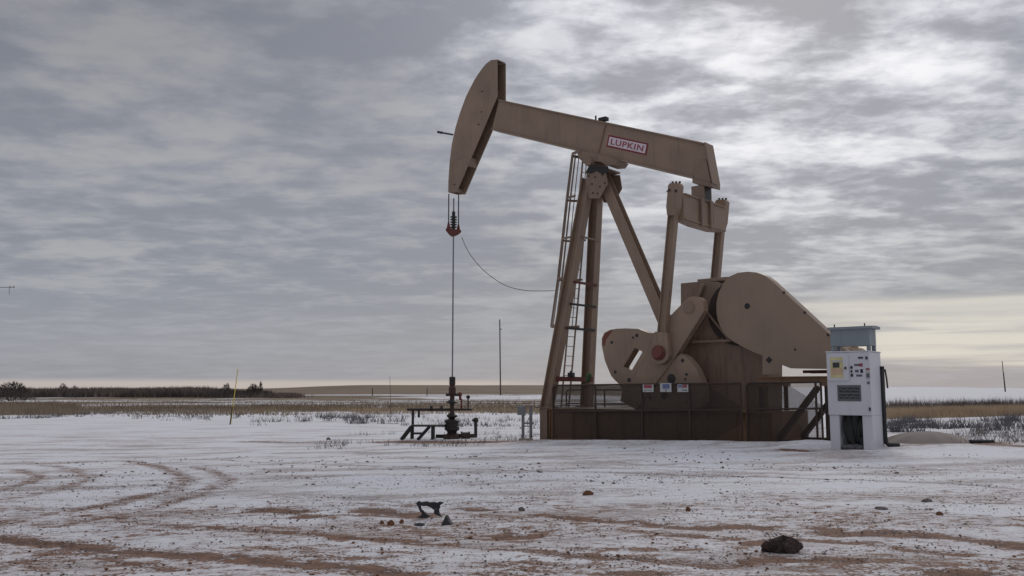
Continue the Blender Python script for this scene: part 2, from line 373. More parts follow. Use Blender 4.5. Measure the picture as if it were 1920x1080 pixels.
def build_ground():
    def grow(start, end, r):
        o = []; x = start; st = 0.3
        while x < end: x += st; st *= r; o.append(x)
        return np.array(o)
    xs_r = grow(14, 5000, 1.09); xs = np.concatenate([-xs_r[::-1], lin(-14, 14.01, 0.06), xs_r])
    ys = np.concatenate([-grow(2, 3500, 1.18)[::-1], lin(-2, 4, 0.3), lin(4, 13, 0.045), lin(13, 30, 0.10), 30+grow(0, 7000, 1.055)])
    X, Y = np.meshgrid(xs, ys); nx, ny = len(xs), len(ys)
    Z = terrain(X, Y)
    near = (np.abs(X) < 15) & (Y > 3) & (Y < 60)
    br = np.zeros_like(X); gr = np.zeros_like(X)
    xn = X[near]+(fbm(X[near]*1.3, Y[near]*1.3, 3)-0.5)*0.16; yn = Y[near]+(fbm(X[near]*1.7+40, Y[near]*1.7, 3)-0.5)*0.10
    br[near] = stroke_mask(xn, yn, brown, 0.36); gr[near] = stroke_mask(xn, yn, grey)
    br = np.maximum(br, 0.42*ss(Y, 15, 8.5)*ss(fbm(X*0.55+2, Y*1.3+6, 3), 0.38, 0.60)*(Y > 2))
    gr = np.maximum(gr, 0.30*ss(Y, 34, 20)*ss(Y, 9, 12)*ss(fbm(X*0.10+9, Y*1.5+2, 3), 0.46, 0.62))
    # streaks of bare soil along the tracks, clear drifts elsewhere
    fade = ss(Y, 60, 14)
    Z = Z + fade*(0.035*(fbm(X*0.8, Y*1.6, 4)-0.5) + 0.016*(fbm(X*5, Y*5, 3)-0.5)) - 0.018*br - 0.02*gr
    Z = Z + fade*0.02*np.clip(fbm(X*3.1, Y*3.1+9, 3)-0.52, 0, 1)*6*br
    # snow banked against the pump base, the cabinet and over the mound
    s_ = (X-PO.x)*dS.x+(Y-PO.y)*dS.y; v_ = (X-PO.x)*dV.x+(Y-PO.y)*dV.y
    Z = Z + 0.10*np.exp(-((v_-2.15)/0.45)**2)*ss(s_, -6.5, -5)*(1-ss(s_, 4.5, 6.5))
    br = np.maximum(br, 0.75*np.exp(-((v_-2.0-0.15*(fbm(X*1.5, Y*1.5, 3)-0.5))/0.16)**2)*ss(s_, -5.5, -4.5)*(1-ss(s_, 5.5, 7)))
    def bank(px, py, h, sx, sy):
        c = G(px, py); return h*np.exp(-((X-c.x)/sx)**2-((Y-c.y)/sy)**2)
    Z = Z + bank(1500, 838, 0.10, 0.8, 0.5) + bank(1620, 850, 0.05, 1.0, 0.5) + bank(1780, 842, 0.10, 1.6, 0.9)
    me = bpy.data.meshes.new('ground'); nv = nx*ny
    me.vertices.add(nv); me.vertices.foreach_set('co', np.stack([X, Y, Z], -1).ravel())
    i = np.arange(nx-1)[None, :]; j = np.arange(ny-1)[:, None]; a = (j*nx+i); q = np.stack([a, a+1, a+nx+1, a+nx], -1).reshape(-1, 4)
    me.loops.add(q.size); me.loops.foreach_set('vertex_index', q.ravel().astype(np.int32)); me.polygons.add(len(q))
    me.polygons.foreach_set('loop_start', np.arange(0, q.size, 4)); me.polygons.foreach_set('loop_total', np.full(len(q), 4))
    me.polygons.foreach_set('use_smooth', np.ones(len(q), bool)); me.update(); me.validate()
    # what the snow lies on, farther out: stubble hill, dry grass strips, ploughed land
    az = X/np.maximum(Y, 1)
    bare = ss(Y, 300, 380)*(1-ss(az, 0.10, 0.30))*(Y > 0)
    strip = ss(Y, 75, 90)*(1-ss(Y, 150, 200))*0.75*ss(fbm(X/30+2, Y/9, 3), 0.40, 0.55)*(az < 0.25)
    strip2 = ss(Y, 150, 200)*(1-ss(Y, 430, 530))*0.85*ss(fbm(X/60+8, Y/25+4, 3), 0.38, 0.52)*(az < 0.3)
    fld = np.clip(np.maximum.reduce([bare, strip, strip2]), 0, 1)
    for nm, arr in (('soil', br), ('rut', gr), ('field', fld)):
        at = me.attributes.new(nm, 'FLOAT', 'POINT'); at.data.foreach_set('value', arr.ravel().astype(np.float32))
    mt, nt, N, L, b = nodes('thin_snow_over_soil')
    def attr(n): q = N.new('ShaderNodeAttribute'); q.attribute_name = n; return q.outputs['Fac']
    def m(op, a, b_=None, c=None, clamp=False):
        n = N.new('ShaderNodeMath'); n.operation = op; n.use_clamp = clamp
        for i_, v in enumerate((a, b_, c)):
            if v is None: continue
            if isinstance(v, (int, float)): n.inputs[i_].default_value = v
            else: L.new(v, n.inputs[i_])
        return n.outputs[0]
    def mr(v, a, b_, c=0.0, d=1.0):
        n = N.new('ShaderNodeMapRange'); n.interpolation_type = 'SMOOTHSTEP'; L.new(v, n.inputs[0])
        for i_, q_ in enumerate((a, b_, c, d)): n.inputs[i_+1].default_value = q_
        return n.outputs[0]
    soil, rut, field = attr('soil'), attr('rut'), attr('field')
    nb = tex(N, L, 1.1, 6, 0.6, dist=0.4); nf = tex(N, L, 7.0, 8, 0.72, (0.7, 1.2, 1)); ng = tex(N, L, 34.0, 3, 0.6); nw = tex(N, L, 0.35, 4, 0.55, (1, 2.2, 1))
    # soil shows where the stroke beats the broken edge noise
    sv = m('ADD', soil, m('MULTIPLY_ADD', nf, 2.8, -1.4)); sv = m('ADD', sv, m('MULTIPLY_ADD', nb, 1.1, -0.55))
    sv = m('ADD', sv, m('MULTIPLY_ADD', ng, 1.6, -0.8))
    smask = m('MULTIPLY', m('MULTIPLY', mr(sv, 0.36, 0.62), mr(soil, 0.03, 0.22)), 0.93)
    # thin patches everywhere: fine speckle of grit through the snow
    tc = N.new('ShaderNodeTexCoord'); sp = N.new('ShaderNodeSeparateXYZ'); L.new(tc.outputs['Object'], sp.inputs[0])
    dist = sp.outputs['Y']
    thin = m('ADD', m('MULTIPLY', nw, 0.9), m('MULTIPLY', nf, 0.55)); thin = m('ADD', thin, m('MULTIPLY', ng, 0.30))
    sprinkle = m('MULTIPLY', mr(thin, 0.80, 1.06, 0, 0.66), mr(dist, 60.0, 20.0, 0.35, 1.0))
    vor = N.new('ShaderNodeTexVoronoi'); vor.inputs['Scale'].default_value = 10.0; L.new(tc.outputs['Object'], vor.inputs['Vector']); 
    dots = m('MULTIPLY', mr(vor.outputs['Distance'], 0.24, 0.12, 0, 1), mr(m('ADD', nw, m('MULTIPLY', nb, 0.6)), 0.74, 0.98, 0.0, 1.0))
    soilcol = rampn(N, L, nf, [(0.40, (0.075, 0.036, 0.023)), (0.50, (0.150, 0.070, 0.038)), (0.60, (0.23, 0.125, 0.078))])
    gritcol = rampn(N, L, nb, [(0.35, (0.16, 0.13, 0.12)), (0.65, (0.22, 0.15, 0.115))])
    snowcol = rampn(N, L, nw, [(0.35, (0.73, 0.73, 0.76)), (0.65, (0.82, 0.79, 0.80))])
    c = mixc(N, L, sprinkle, snowcol, gritcol)
    rutm = m('MULTIPLY', mr(m('ADD', rut, m('MULTIPLY_ADD', nf, 0.8, -0.4)), 0.12, 0.62), 0.62)
    c = mixc(N, L, rutm, c, (0.22, 0.17, 0.155))
    # halo of trampled snow next to the bare soil
    halo = m('MULTIPLY', mr(m('ADD', soil, m('MULTIPLY_ADD', nf, 1.0, -0.5)), 0.05, 0.6), 0.45)
    c = mixc(N, L, halo, c, (0.30, 0.215, 0.175))
    c = mixc(N, L, dots, c, (0.12, 0.10, 0.095))
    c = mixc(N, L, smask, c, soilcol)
    ff = tex(N, L, 0.12, 7, 0.7, (1, 2.5, 1)); fg = m('ADD', field, m('MULTIPLY_ADD', ff, 1.8, -0.9))
    fieldcol = rampn(N, L, tex(N, L, 0.02, 4), [(0.35, (0.15, 0.105, 0.07)), (0.65, (0.21, 0.155, 0.10))])
    c = mixc(N, L, m('MULTIPLY', mr(fg, 0.25, 0.6), mr(field, 0.02, 0.2)), c, fieldcol)
    L.new(c, b.inputs['Base Color']); b.inputs['Roughness'].default_value = 0.85
    b.inputs['Specular IOR Level'].default_value = 0.25
    bp = N.new('ShaderNodeBump'); bp.inputs['Strength'].default_value = 0.8; bp.inputs['Distance'].default_value = 0.04
    L.new(m('ADD', m('MULTIPLY', nf, 0.8), m('MULTIPLY', ng, 0.35)), bp.inputs['Height']); L.new(bp.outputs[0], b.inputs['Normal'])
    me.materials.append(mt)
    o = bpy.data.objects.new('ground', me); sc.collection.objects.link(o); tag(o, kind='structure'); return o
ground = build_ground()

# ------------------------------------------------------------------ pump jack
pump = empty('pumpjack', PO, PA)
tag(pump, 'large tan oil well pumpjack with its horsehead tilted down, standing on the snowy pad', 'pumpjack')
MIR = Matrix.Scale(-1, 4, (0, 1, 0))
HB = 0.26     # half width of the horsehead
# horsehead -------------------------------------------------
headpx = [(932,112.5),(919,113.4),(911,119.5),(903,129),(889,150),(873,182),(862.7,210),(854,238.4),(847,270),(842.7,305),(840.5,340),(840.2,361),(855.7,360.5),(932,182)]
hp = [P(x, y, HB) for x, y in headpx]
def off(p, dv): return Vector((p.x, p.y+dv, p.z))
mb = MB(); mb.prism(hp, (0, -0.035, 0)); mb.prism([Vector((p.x, -HB+0.035, p.z)) for p in hp], (0, -0.035, 0))
side = mb
arc = hp[0:12]
mb2 = MB()
for i in range(len(arc)-1):   # curved front plate, its edges set in from the side plates
    a, b_ = arc[i], arc[i+1]; d = (b_-a); n_ = Vector((-d.z, 0, d.x)).normalized()*0.03
    if n_.x > 0: n_ = -n_
    q = [a+n_, b_+n_, b_, a]; mb2.prism([Vector((p.x, HB-0.037, p.z)) for p in q], (0, -2*HB+0.074, 0))
head = side.build('horsehead', M['tan'], pump, bevel=0.008)
mb2.build('front_plate', M['tan'], head)
mb3 = MB()
def headbox(px, py, w, h, mi=0):
    c = P(px, py, 0); mb3.box((c.x-w/2, -HB+0.036, c.z-h/2), (c.x+w/2, HB-0.036, c.z+h/2), mi)
for (px, py, w, h) in ((884, 305, 0.16, 0.34), (858, 357, 0.22, 0.10), (925, 175, 0.2, 0.30), (912, 140, 0.5, 0.05)): headbox(px, py, w, h)
mb3.build_each('cross_plate', M['tan2'], head, bevel=0.006)
mb = MB()
for px, py, r in ((904,171.5,0.035),(903,209.5,0.028),(898,233,0.03),(896,234,0.02),(852,346,0.03),(862,297,0.02)):
    c = P(px, py, HB); mb.cyl((c.x, HB+0.008, c.z), (c.x, HB-0.01, c.z), r, n=12)
mb.build_each('bolt_hole', M['grease'], head)
mb = MB(); a = P(849, 252.5, 0); mb.cyl(a, P(821, 247.5, 0), 0.035); b_ = P(821, 247.5, 0); mb.cyl(b_, P(829, 249, 0), 0.05, n=10)
mb.build('latch_bar', M['dark'], head)
# walking beam ----------------------------------------------
BW = 0.23
tl, tr, br_, bl = P(934,186,BW), P(1320,267.5,BW), P(1299,334,BW), P(920,243,BW)
def lerp(a, b, t): return a+(b-a)*t
ax = (tr-tl).normalized(); upb = Vector((-ax.z, 0, ax.x));
if upb.z < 0: upb = -upb
t_ = 0.045
def setv(p, v): return Vector((p.x, v, p.z))
mb = MB()
mb.prism([setv(p, BW) for p in (tl, tr, tr-upb*t_, tl-upb*t_)], (0, -2*BW, 0))
mb.prism([setv(p, BW) for p in (bl, br_, br_+upb*t_, bl+upb*t_)], (0, -2*BW, 0))
tlm, trm, brm, blm = tl-upb*(t_+0.001), tr-upb*(t_+0.001), br_+upb*(t_+0.001), bl+upb*(t_+0.001)
WEB = 0.17
mb.prism([setv(p, WEB) for p in (tlm, trm, P(1321,270,WEB), P(1334.5,342,WEB), brm, blm)], (0, -2*WEB, 0))
beam = mb.build('walking_beam', M['tan'], pump, bevel=0.008)
# stiffener near the saddle, end plate and tail gussets
mb = MB(); s0, s1 = P(1135,232,BW), P(1121,288,BW)
mb.prism([setv(p, BW-0.015) for p in (s0-upb*0.03, s0-upb*0.03+ax*(-0.05), s1+upb*0.06-ax*0.05, s1+upb*0.06)], (0, -(BW-0.015-WEB-0.002), 0))
mb.build('stiffener', M['tan2'], beam)
mb = MB(); e0, e1 = P(1320,267,BW+0.02), P(1335,344,BW+0.02); 
mb.prism([setv(p, BW+0.03) for p in (e0, e1, e1-ax*0.02+Vector((-0.05,0,0)), e0+Vector((-0.05,0,0)))], (0, -2*BW-0.06, 0))
mb.build('end_plate', M['tan'], beam, bevel=0.006)
mb = MB()
g_ = [P(1311,300,BW), P(1299,340,BW), P(1333,343,BW), P(1324,300,BW)]
mb.prism([setv(p, BW-0.005) for p in g_], (0, -0.05, 0)); mb.prism([setv(p, -BW+0.055) for p in g_], (0, -0.05, 0))
a, b_ = P(1298,336,0.27), P(1334,349,0.27)
mb.prism([P(1298,335,0.27), P(1335,344,0.27), P(1335,351,0.27), P(1298,343,0.27)], (0, -0.54, 0))
mb.build('tail_bracket', M['tan2'], beam, bevel=0.006)
# sign on the web
mb = MB(); q4 = [P(1141.3,252.6,WEB+0.012), P(1215.7,269.2,WEB+0.012), P(1211.3,291,WEB+0.012), P(1136.9,274.8,WEB+0.012)]
mb.prism(q4, (0, -0.010, 0)); sign = mb.build('sign_plate', M['maroon'], pump)
cen = sum(q4, Vector((0,0,0)))/4
def inset(q, kx, ky):
    u = (q[1]-q[0]+q[2]-q[3])/2; w = (q[3]-q[0]+q[2]-q[1])/2
    c_ = sum(q, Vector((0,0,0)))/4; return [c_-u*kx/2-w*ky/2, c_+u*kx/2-w*ky/2, c_+u*kx/2+w*ky/2, c_-u*kx/2+w*ky/2]
mb = MB(); q5 = [p+Vector((0,0.006,0)) for p in inset(q4, 0.93, 0.74)]; mb.prism(q5, (0, -0.004, 0)); mb.build('sign_face', M['plate'], sign)
def text_mesh(name, body, mat, parent, origin, xdir, ydir, width, height, bold=0.0, spacing=1.0):
    """letters as a flat mesh, left end of baseline at origin"""
    cu = bpy.data.curves.new(name, 'FONT'); cu.body = body; cu.extrude = 0.002; cu.offset = bold; cu.space_character = spacing
    tmp = bpy.data.objects.new(name, cu); sc.collection.objects.link(tmp); bpy.context.view_layer.update()
    me = bpy.data.meshes.new_from_object(tmp.evaluated_get(bpy.context.evaluated_depsgraph_get())); bpy.data.objects.remove(tmp)
    co = np.array([v.co for v in me.vertices]); mn, mx = co.min(0), co.max(0)
    xd, yd = Vector(xdir).normalized(), Vector(ydir).normalized(); zd = xd.cross(yd)
    for v in me.vertices:
        a = (v.co.x-mn[0])/(mx[0]-mn[0])*width; b__ = (v.co.y-mn[1])/(mx[1]-mn[1])*height
        v.co = Vector(origin)+xd*a+yd*b__+zd*v.co.z
    me.materials.clear(); me.materials.append(mat); me.update()
    o = bpy.data.objects.new(name, me); sc.collection.objects.link(o); o.parent = parent; return o
u5 = (q5[1]-q5[0]); w5 = (q5[3]-q5[0])
text_mesh('lettering', 'LUPKIN', M['label_r'], sign, q5[3]+u5*0.06-w5*0.16+Vector((0,0.004,0)), u5, -w5, u5.length*0.88, w5.length*0.66, 0.02, 1.12)
# saddle bearing under the beam
mb = MB(); sv = 0.34
mb.prism([P(x, y, sv) for x, y in ((1080,281),(1138,293),(1158,300),(1152,309),(1137,310),(1126,303),(1112,303),(1104,312),(1086,298))], (0, -2*sv, 0))
cc = P(1118,309,0); mb.cyl((cc.x, -0.5, cc.z), (cc.x, 0.5, cc.z), 0.14, n=24)
mb.build('saddle_bearing', M['tan2'], pump, bevel=0.01)
mb = MB(); k1 = P(1117,217,0.1); mb.cyl(k1+Vector((0,0,-0.14)), k1, 0.03, n=8); k2 = P(1131,222,0.1); mb.box(k2+Vector((-0.16,-0.1,-0.1)), k2+Vector((0.14,0.1,0.02)))
mb.build_each('top_fitting', M['dark'], beam)
# samson post ------------------------------------------------
post = None
nb_, nt_ = P(1024,772,1.15), P(1103,335,0.26)
fb_ = Vector((nb_.x, -1.15, nb_.z)); ft_ = Vector((nt_.x, -0.26, nt_.z))
mb = MB(); mb.ibeam(nb_, nt_, 0.34, 0.34, up=(1,0,0), tf=0.03, tw=0.03); leg1 = mb.build('post_leg', M['tan'], pump, bevel=0.005)
mb = MB(); mb.ibeam(fb_, ft_, 0.34, 0.34, up=(1,0,0), tf=0.03, tw=0.03); mb.build('post_leg', M['tan'], pump, bevel=0.005)
mb = MB(); bt0, bt1 = P(1129,325,0), P(1262,637,0); mb.ibeam(bt1, bt0, 0.36, 0.34, up=(0,1,0), tf=0.03, tw=0.03); mb.build('post_leg', M['tan'], pump, bevel=0.005)
mb = MB()
for v_ in (0.45, -0.42):
    mb.prism([P(1100,319,v_), P(1135,319,v_), P(1139,345,v_), P(1124,372,v_), P(1104,372,v_), P(1098,345,v_)] if v_ > 0 else [Vector((p.x, v_, p.z)) for p in [P(1100,319,0.45), P(1135,319,0.45), P(1139,345,0.45), P(1124,372,0.45), P(1104,372,0.45), P(1098,345,0.45)]], (0, -0.03, 0))
c0 = P(1117,320,0.45); mb.box((c0.x-0.38, -0.47, c0.z-0.0), (c0.x+0.38, 0.47, c0.z+0.06))
cap = mb.build('crown_plate', M['tan2'], pump, bevel=0.006)
mb = MB(); 
for px, py in ((1104,330),(1116,332),(1130,328),(1110,345),(1125,350),(1112,362),(1121,363),(1134,343)):
    c = P(px, py, 0.45); mb.cyl((c.x, 0.451, c.z), (c.x, 0.475, c.z), 0.028, n=6)
mb.build_each('bolt_head', M['grease'], cap)
mb = MB(); gq = [P(x, y, 0.478) for x, y in ((1104,311),(1140,312),(1141,322),(1128,326),(1118,320),(1108,325),(1098,324))]; mb.prism(gq, (0, -0.02, 0))
mb.build('grease_stain', M['grease'], cap)
def legpt(t, side_):
    a = lerp(nb_, nt_, t); return Vector((a.x, a.y*side_, a.z))
def leg_t(z): return (z-nb_.z)/(nt_.z-nb_.z)
for py, mt_, hh in ((574,'dark',0.07),(618,'dark',0.08),(711,'rustred',0.16),(534,'rustred',0.08),(452,'tan2',0.06)):
    z_ = P(1075, py, 0).z; t = leg_t(z_); a, b_ = legpt(t, 1), legpt(t, -1); mb = MB(); mb.bar(a+Vector((-0.19,0,0)), b_+Vector((-0.19,0,0)), 0.05, hh)
    mb.build('cross_brace', M[mt_], pump)
# ladder and its cage
lb, lt = P(1065,768,0), P(1107,297,0); fo = Vector((0.14, 0, 0))
mb = MB(); lw = 0.22
for sgn in (-1, 1): mb.bar(lb+fo+Vector((0, sgn*lw, 0)), lt+fo+Vector((0, sgn*lw, 0.15)), 0.02, 0.06, up=(1,0,0))
n_r = 26
for i in range(n_r):
    c = lerp(lb, lt, (i+0.5)/n_r)+fo; mb.cyl(c+Vector((0,-lw,0)), c+Vector((0,lw,0)), 0.013, n=6)
ladder = mb.build('ladder', M['tan2'], pump)
mb = MB(); hoops = []
for py, rr, wd in ((298,0.36,0.10),(378,0.40,0.08),(452,0.42,0.07),(525,0.44,0.07),(612,0.50,0.08)):
    zc = P(1050, py, 0).z; c = lerp(lb, lt, (zc-lb.z)/(lt.z-lb.z))+fo
    pts = []
    for k in range(11):
        t = math.pi*k/10; pts.append(Vector((c.x+0.05+rr*1.55*math.sin(t)**0.8, c.y+rr*math.cos(t), zc)))
    hoops.append(pts)
    for k in range(10): mb.bar(pts[k], pts[k+1], 0.012, wd)
for k in (1,2,3,4,5,6,7,8,9):
    for j in range(len(hoops)-1): mb.bar(hoops[j][k], hoops[j+1][k], 0.022, 0.022)
mb.build('safety_cage', M['tan2'], ladder)
# equaliser and pitmans --------------------------------------
pt = P(1267,352,1.5); pin = P(1239,662,1.5); VP = 1.5
mb = MB(); ez1 = P(1282,363,1.25).z; ez0 = P(1274,417,1.25).z; es = pt.x; th = 0.17
print('equaliser z', ez0, ez1, 'pt', pt, 'pin', pin)
prof = [(1.36, ez0+0.03), (0.6, ez0-0.03), (-0.6, ez0-0.03), (-1.36, ez0+0.05), (-1.36, ez1-0.05), (-0.5, ez1+0.03), (0.5, ez1+0.03), (1.36, ez1)]
mb.prism([Vector((es-th, v, z)) for v, z in prof], (2*th-0.04, 0, 0))
mb.box((es-th-0.05, -1.3, ez1-0.045), (es-th+0.0, 1.3, ez1-0.0)); mb.box((es-th-0.05, -1.3, ez0+0.05), (es-th+0.0, 1.3, ez0+0.09))
eq = mb.build('equalizer', M['tan'], pump, bevel=0.008)
mb = MB()
for v in (0.30, -0.30): mb.box((es-th-0.09, v-0.10, ez0), (es-th-0.002, v+0.10, ez1+0.01))
mb.build_each('stiffener', M['tan2'], eq, bevel=0.005)
mb = MB(); ztop = P(1316,350,0).z; sl_ = P(1296,360,0.24).x; sr_ = sl_-0.44
mb.prism([Vector((sl_, 0.24, ztop)), Vector((sr_, 0.24, ztop)), Vector((sr_, 0.24, ez1+0.0)), Vector((sr_+0.06, 0.24, ez1-0.045)), Vector((sl_-0.10, 0.24, ez1-0.045)), Vector((sl_, 0.24, ez1+0.06))], (0, -0.50, 0))
eb = mb.build('tail_bearing', M['tan2'], pump, bevel=0.012)
mb = MB(); mb.box((sr_-0.006, -0.20, ez1+0.0), (sr_-0.001, 0.20, ztop-0.05)); mb.build('grease_stain', M['grease'], eb)
def pitman(sg):
    mb = MB(); top = Vector((pt.x, sg*VP, pt.z)); bot = Vector((pin.x, sg*VP, pin.z)); d = (bot-top).normalized(); sd_ = Vector((d.z, 0, -d.x))
    mb.ibeam(bot-d*0.30, top+d*0.45, 0.22, 0.26, up=sd_, tf=0.03, tw=0.05)
    # head housing and forked foot
    mb.prism([top+sd_*a+d*b+Vector((0, sg*0.0+0.14, 0)) for a, b in ((-0.19,-0.05),(-0.14,-0.12),(0.14,-0.12),(0.19,-0.05),(0.19,0.60),(0.13,0.85),(-0.13,0.85),(-0.19,0.60))], (0, -0.28, 0))
    o = mb.build('pitman_arm', M['tan'], pump, bevel=0.008)
    mb = MB(); n = 20; ring = []
    for i in range(n+1):
        t = math.pi*i/n; ring.append(bot+sd_*0.33*math.cos(t)+d*0.33*math.sin(t))
    ring += [bot-sd_*0.20-d*0.62, bot+sd_*0.20-d*0.62]
    mb.prism([p+Vector((0, 0.11, 0)) for p in ring], (0, -0.22, 0)); mb.build('bearing_end', M['tan'], o, bevel=0.015)
    mb = MB(); y0 = sg*(VP+0.11); mb.cyl((bot.x, y0, bot.z), (bot.x, y0+sg*0.06, bot.z), 0.22, n=24); mb.cyl((bot.x, y0+sg*0.06, bot.z), (bot.x, y0+sg*0.14, bot.z), 0.19, 0.15, n=24)
    for i in range(6):
        t = math.pi*i/3; mb.cyl((bot.x+0.17*math.cos(t), y0+sg*0.06, bot.z+0.17*math.sin(t)), (bot.x+0.17*math.cos(t), y0+sg*0.10, bot.z+0.17*math.sin(t)), 0.025, n=6)
    mb.build('pin_cap', M['redpaint'], o, smooth=False)
    mb = MB()
    for a in (-0.12, 0, 0.12):
        q = top+sd_*a-d*0.13; mb.cyl(q, q-d*0.06, 0.035, n=6)
    for a, b in ((-0.12, 0.1), (0.10, 0.12)): mb.cyl(top+sd_*a+d*b+Vector((0, sg*0.14, 0)), top+sd_*a+d*b+Vector((0, sg*0.17, 0)), 0.04, n=6)
    mb.cyl(top-sd_*0.20+d*0.1, top-sd_*0.29+d*0.1, 0.03, n=6)
    mb.build_each('cap_bolt', M['dark'], o)
pitman(1); pitman(-1)
# cranks and counterweights ----------------------------------
CV = 1.38; WV = 1.34
crpx = [(1256.7,591.7),(1290,558),(1300,556),(1311,557),(1318,563),(1320,583),(1257,683),(1192,768),(1163,752),(1183,713),(1223,650)]
w1px = [(1238,626),(1215,624),(1196.7,616.6),(1172.6,615.6),(1156,616.3),(1143.7,618.5),(1133,624),(1128.5,634),(1128,647),(1134,676),(1140,691),(1146,705),(1153,713),(1160.6,720),(1167,732),(1163,752),(1183,713),(1223,650)]
w2px = [(1257,683),(1270,668),(1277,663),(1287,669),(1297,680),(1306,693),(1313,710),(1318,725),(1320,742),(1318,755),(1312,764),(1300,769),(1190,769)]
def mirror_pts(pts, v, sg): return [Vector((p.x, sg*p.y, p.z)) for p in pts]
for sg in (1, -1):
    mb = MB(); pts = [P(x, y, CV) for x, y in crpx]; mb.prism([Vector((p.x, sg*CV, p.z)) for p in pts], (0, -sg*0.26, 0))
    crank = mb.build('crank', M['tan'], pump, bevel=0.012)
    if sg == 1:
        mb = MB(); c = P(1292,577,CV); mb.cyl((c.x, CV-0.01, c.z), (c.x, CV+0.012, c.z), 0.20, n=28); mb.cyl((c.x, CV+0.012, c.z), (c.x, CV+0.03, c.z), 0.15, n=28)
        mb.build('shaft_hub', M['tan2'], crank, bevel=0.006)
    # first weight has a slot: an outer rim built around it
    mb = MB()
    slot = [(1190,652),(1205,659.5),(1184.5,694),(1169,687)]
    # ring polygon joined by a seam
    outer = [P(x, y, WV) for x, y in w1px]; inner = [P(x, y, WV) for x, y in slot]
    # split in two polygons left and right of the slot
    i_top = 2; 
    left = outer[2:17] + [inner[2], inner[3], inner[0]]
    right = [outer[16], outer[17], outer[0], outer[1], outer[2], inner[0], inner[1], inner[2]]
    dp = -sg*0.34
    mb.prism([Vector((p.x, sg*WV, p.z)) for p in left], (0, dp, 0)); mb.prism([Vector((p.x, sg*(WV-0.0005), p.z)) for p in right], (0, dp+sg*0.001, 0))
    cw = mb.build('counterweight', M['tan'], pump)
    if sg == 1:
        mb = MB(); rp = [(1130,646),(1129.2,636),(1134,625.5),(1144,619.5),(1150,618.3),(1144,626),(1137,636),(1133,650)]
        mb.prism([P(x, y, WV+0.004) for x, y in rp], (0, -0.003, 0)); mb.build('red_mark', M['redpaint'], cw)
        mb = MB()
        for px, py, r in ((1147,642,0.05),(1194,629,0.055),(1187,633,0.04),(1153.6,697.5,0.05),(1179.5,712.5,0.065)):
            c = P(px, py, WV); mb.cyl((c.x, WV+0.004, c.z), (c.x, WV-0.01, c.z), r, n=14)
        mb.build_each('bolt_hole', M['grease'], cw)
    mb = MB(); pts = [P(x, y, WV) for x, y in w2px]; mb.prism([Vector((p.x, sg*WV, p.z)) for p in pts], (0, dp, 0))
    cw2 = mb.build('counterweight', M['tan'], pump)
    if sg == 1:
        mb = MB()
        for px, py, r in ((1259,710,0.15),(1287,702,0.05),(1285,711,0.04),(1245,742,0.12),(1240,727,0.06),(1219,746,0.05),(1280,676,0.06)):
            c = P(px, py, WV); mb.cyl((c.x, WV+0.004, c.z), (c.x, WV-0.01, c.z), r, n=7)
        mb.build_each('bolt_hole', M['grease'], cw2)
# gear reducer ------------------------------------------------
RV = 0.5
mb = MB()
rpx = [(1276,531),(1308,528),(1345,528),(1350,560),(1400,640),(1440,668),(1440,800),(1262,800),(1262,650),(1276,610)]
mb.prism([P(x, y, RV) for x, y in rpx], (0, -2*RV, 0))
red = mb.build('gear_reducer', M['tan2'], pump, bevel=0.02)
mb = MB(); fz = P(1330,641,0.6); f0, f1 = P(1284,641,0.62), P(1372,641,0.62); mb.box((f0.x, -0.62, f0.z-0.05), (f1.x, 0.62, f0.z+0.03))
for i in range(7):
    x_ = f0.x+(f1.x-f0.x)*(i+0.5)/7; mb.cyl((x_, 0.57, f0.z+0.03), (x_, 0.57, f0.z+0.08), 0.03, n=6)
mb.build('flange', M['tan'], red, bevel=0.005)
mb = MB()
g0, g1 = P(1309,524,0.3), P(1366,523,0.3); mb.box((g0.x, -0.35, g0.z-0.10), (g1.x, 0.35, g0.z)); 
mb.build('top_cover', M['tan'], red, bevel=0.008)
mb = MB(); mb.bar(P(1307,560,0.62), P(1318,533,0.62), 0.10, 0.14, up=(1,0,0)); mb.bar(P(1326,586,0.62), P(1285,650,0.62), 0.10, 0.10, up=(0,1,0)); mb.bar(P(1326,586,0.62), P(1370,640,0.62), 0.06, 0.06, up=(0,1,0))
mb.build_each('brace', M['tan2'], red, bevel=0.006)
# brake drum shadowed under the guard
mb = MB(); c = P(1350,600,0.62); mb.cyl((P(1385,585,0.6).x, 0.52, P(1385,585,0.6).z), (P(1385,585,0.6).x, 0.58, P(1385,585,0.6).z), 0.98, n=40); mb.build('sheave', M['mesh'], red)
# belt guard ----------------------------------------------------
GV = 0.98
gpx = [(1401,509.3),(1383,511.5),(1366,519),(1355,532),(1347,550),(1343.3,568),(1343,583),(1345,597),(1350,612),(1357,625),(1371,638),(1391,649.5),(1410,659),(1429.5,667),(1429.5,703),(1465,702),(1465,684),(1482,690.5),(1553,691.5),(1590,680),(1590,660),(1556,627),(1500,575),(1446,525.5),(1434,516.5),(1418,510.7)]
mb = MB(); gp_ = [P(x, y, GV) for x, y in gpx]; mb.prism(gp_, (0, -0.04, 0)); gd = mb.build('belt_guard', M['guard'], pump, bevel=0.006)
mb = MB(); n = len(gp_)
for i in range(n):
    a, b_ = gp_[i], gp_[(i+1) % n]
    if 13 <= i <= 15: continue
    mb.prism([a+Vector((0,-0.041,0)), b_+Vector((0,-0.041,0)), b_+Vector((0,-0.38,0)), a+Vector((0,-0.38,0))], (Vector((-(b_-a).z,0,(b_-a).x)).normalized()*-0.01))
mb.build('rim', M['tan'], gd)
mb = MB()
for px, py, r, nn in ((1401,574,0.085,20),(1442,675,0.10,4),(1491,655.5,0.035,8)):
    c = P(px, py, GV); mb.cyl((c.x, GV+0.004, c.z), (c.x, GV-0.02, c.z), r, n=nn)
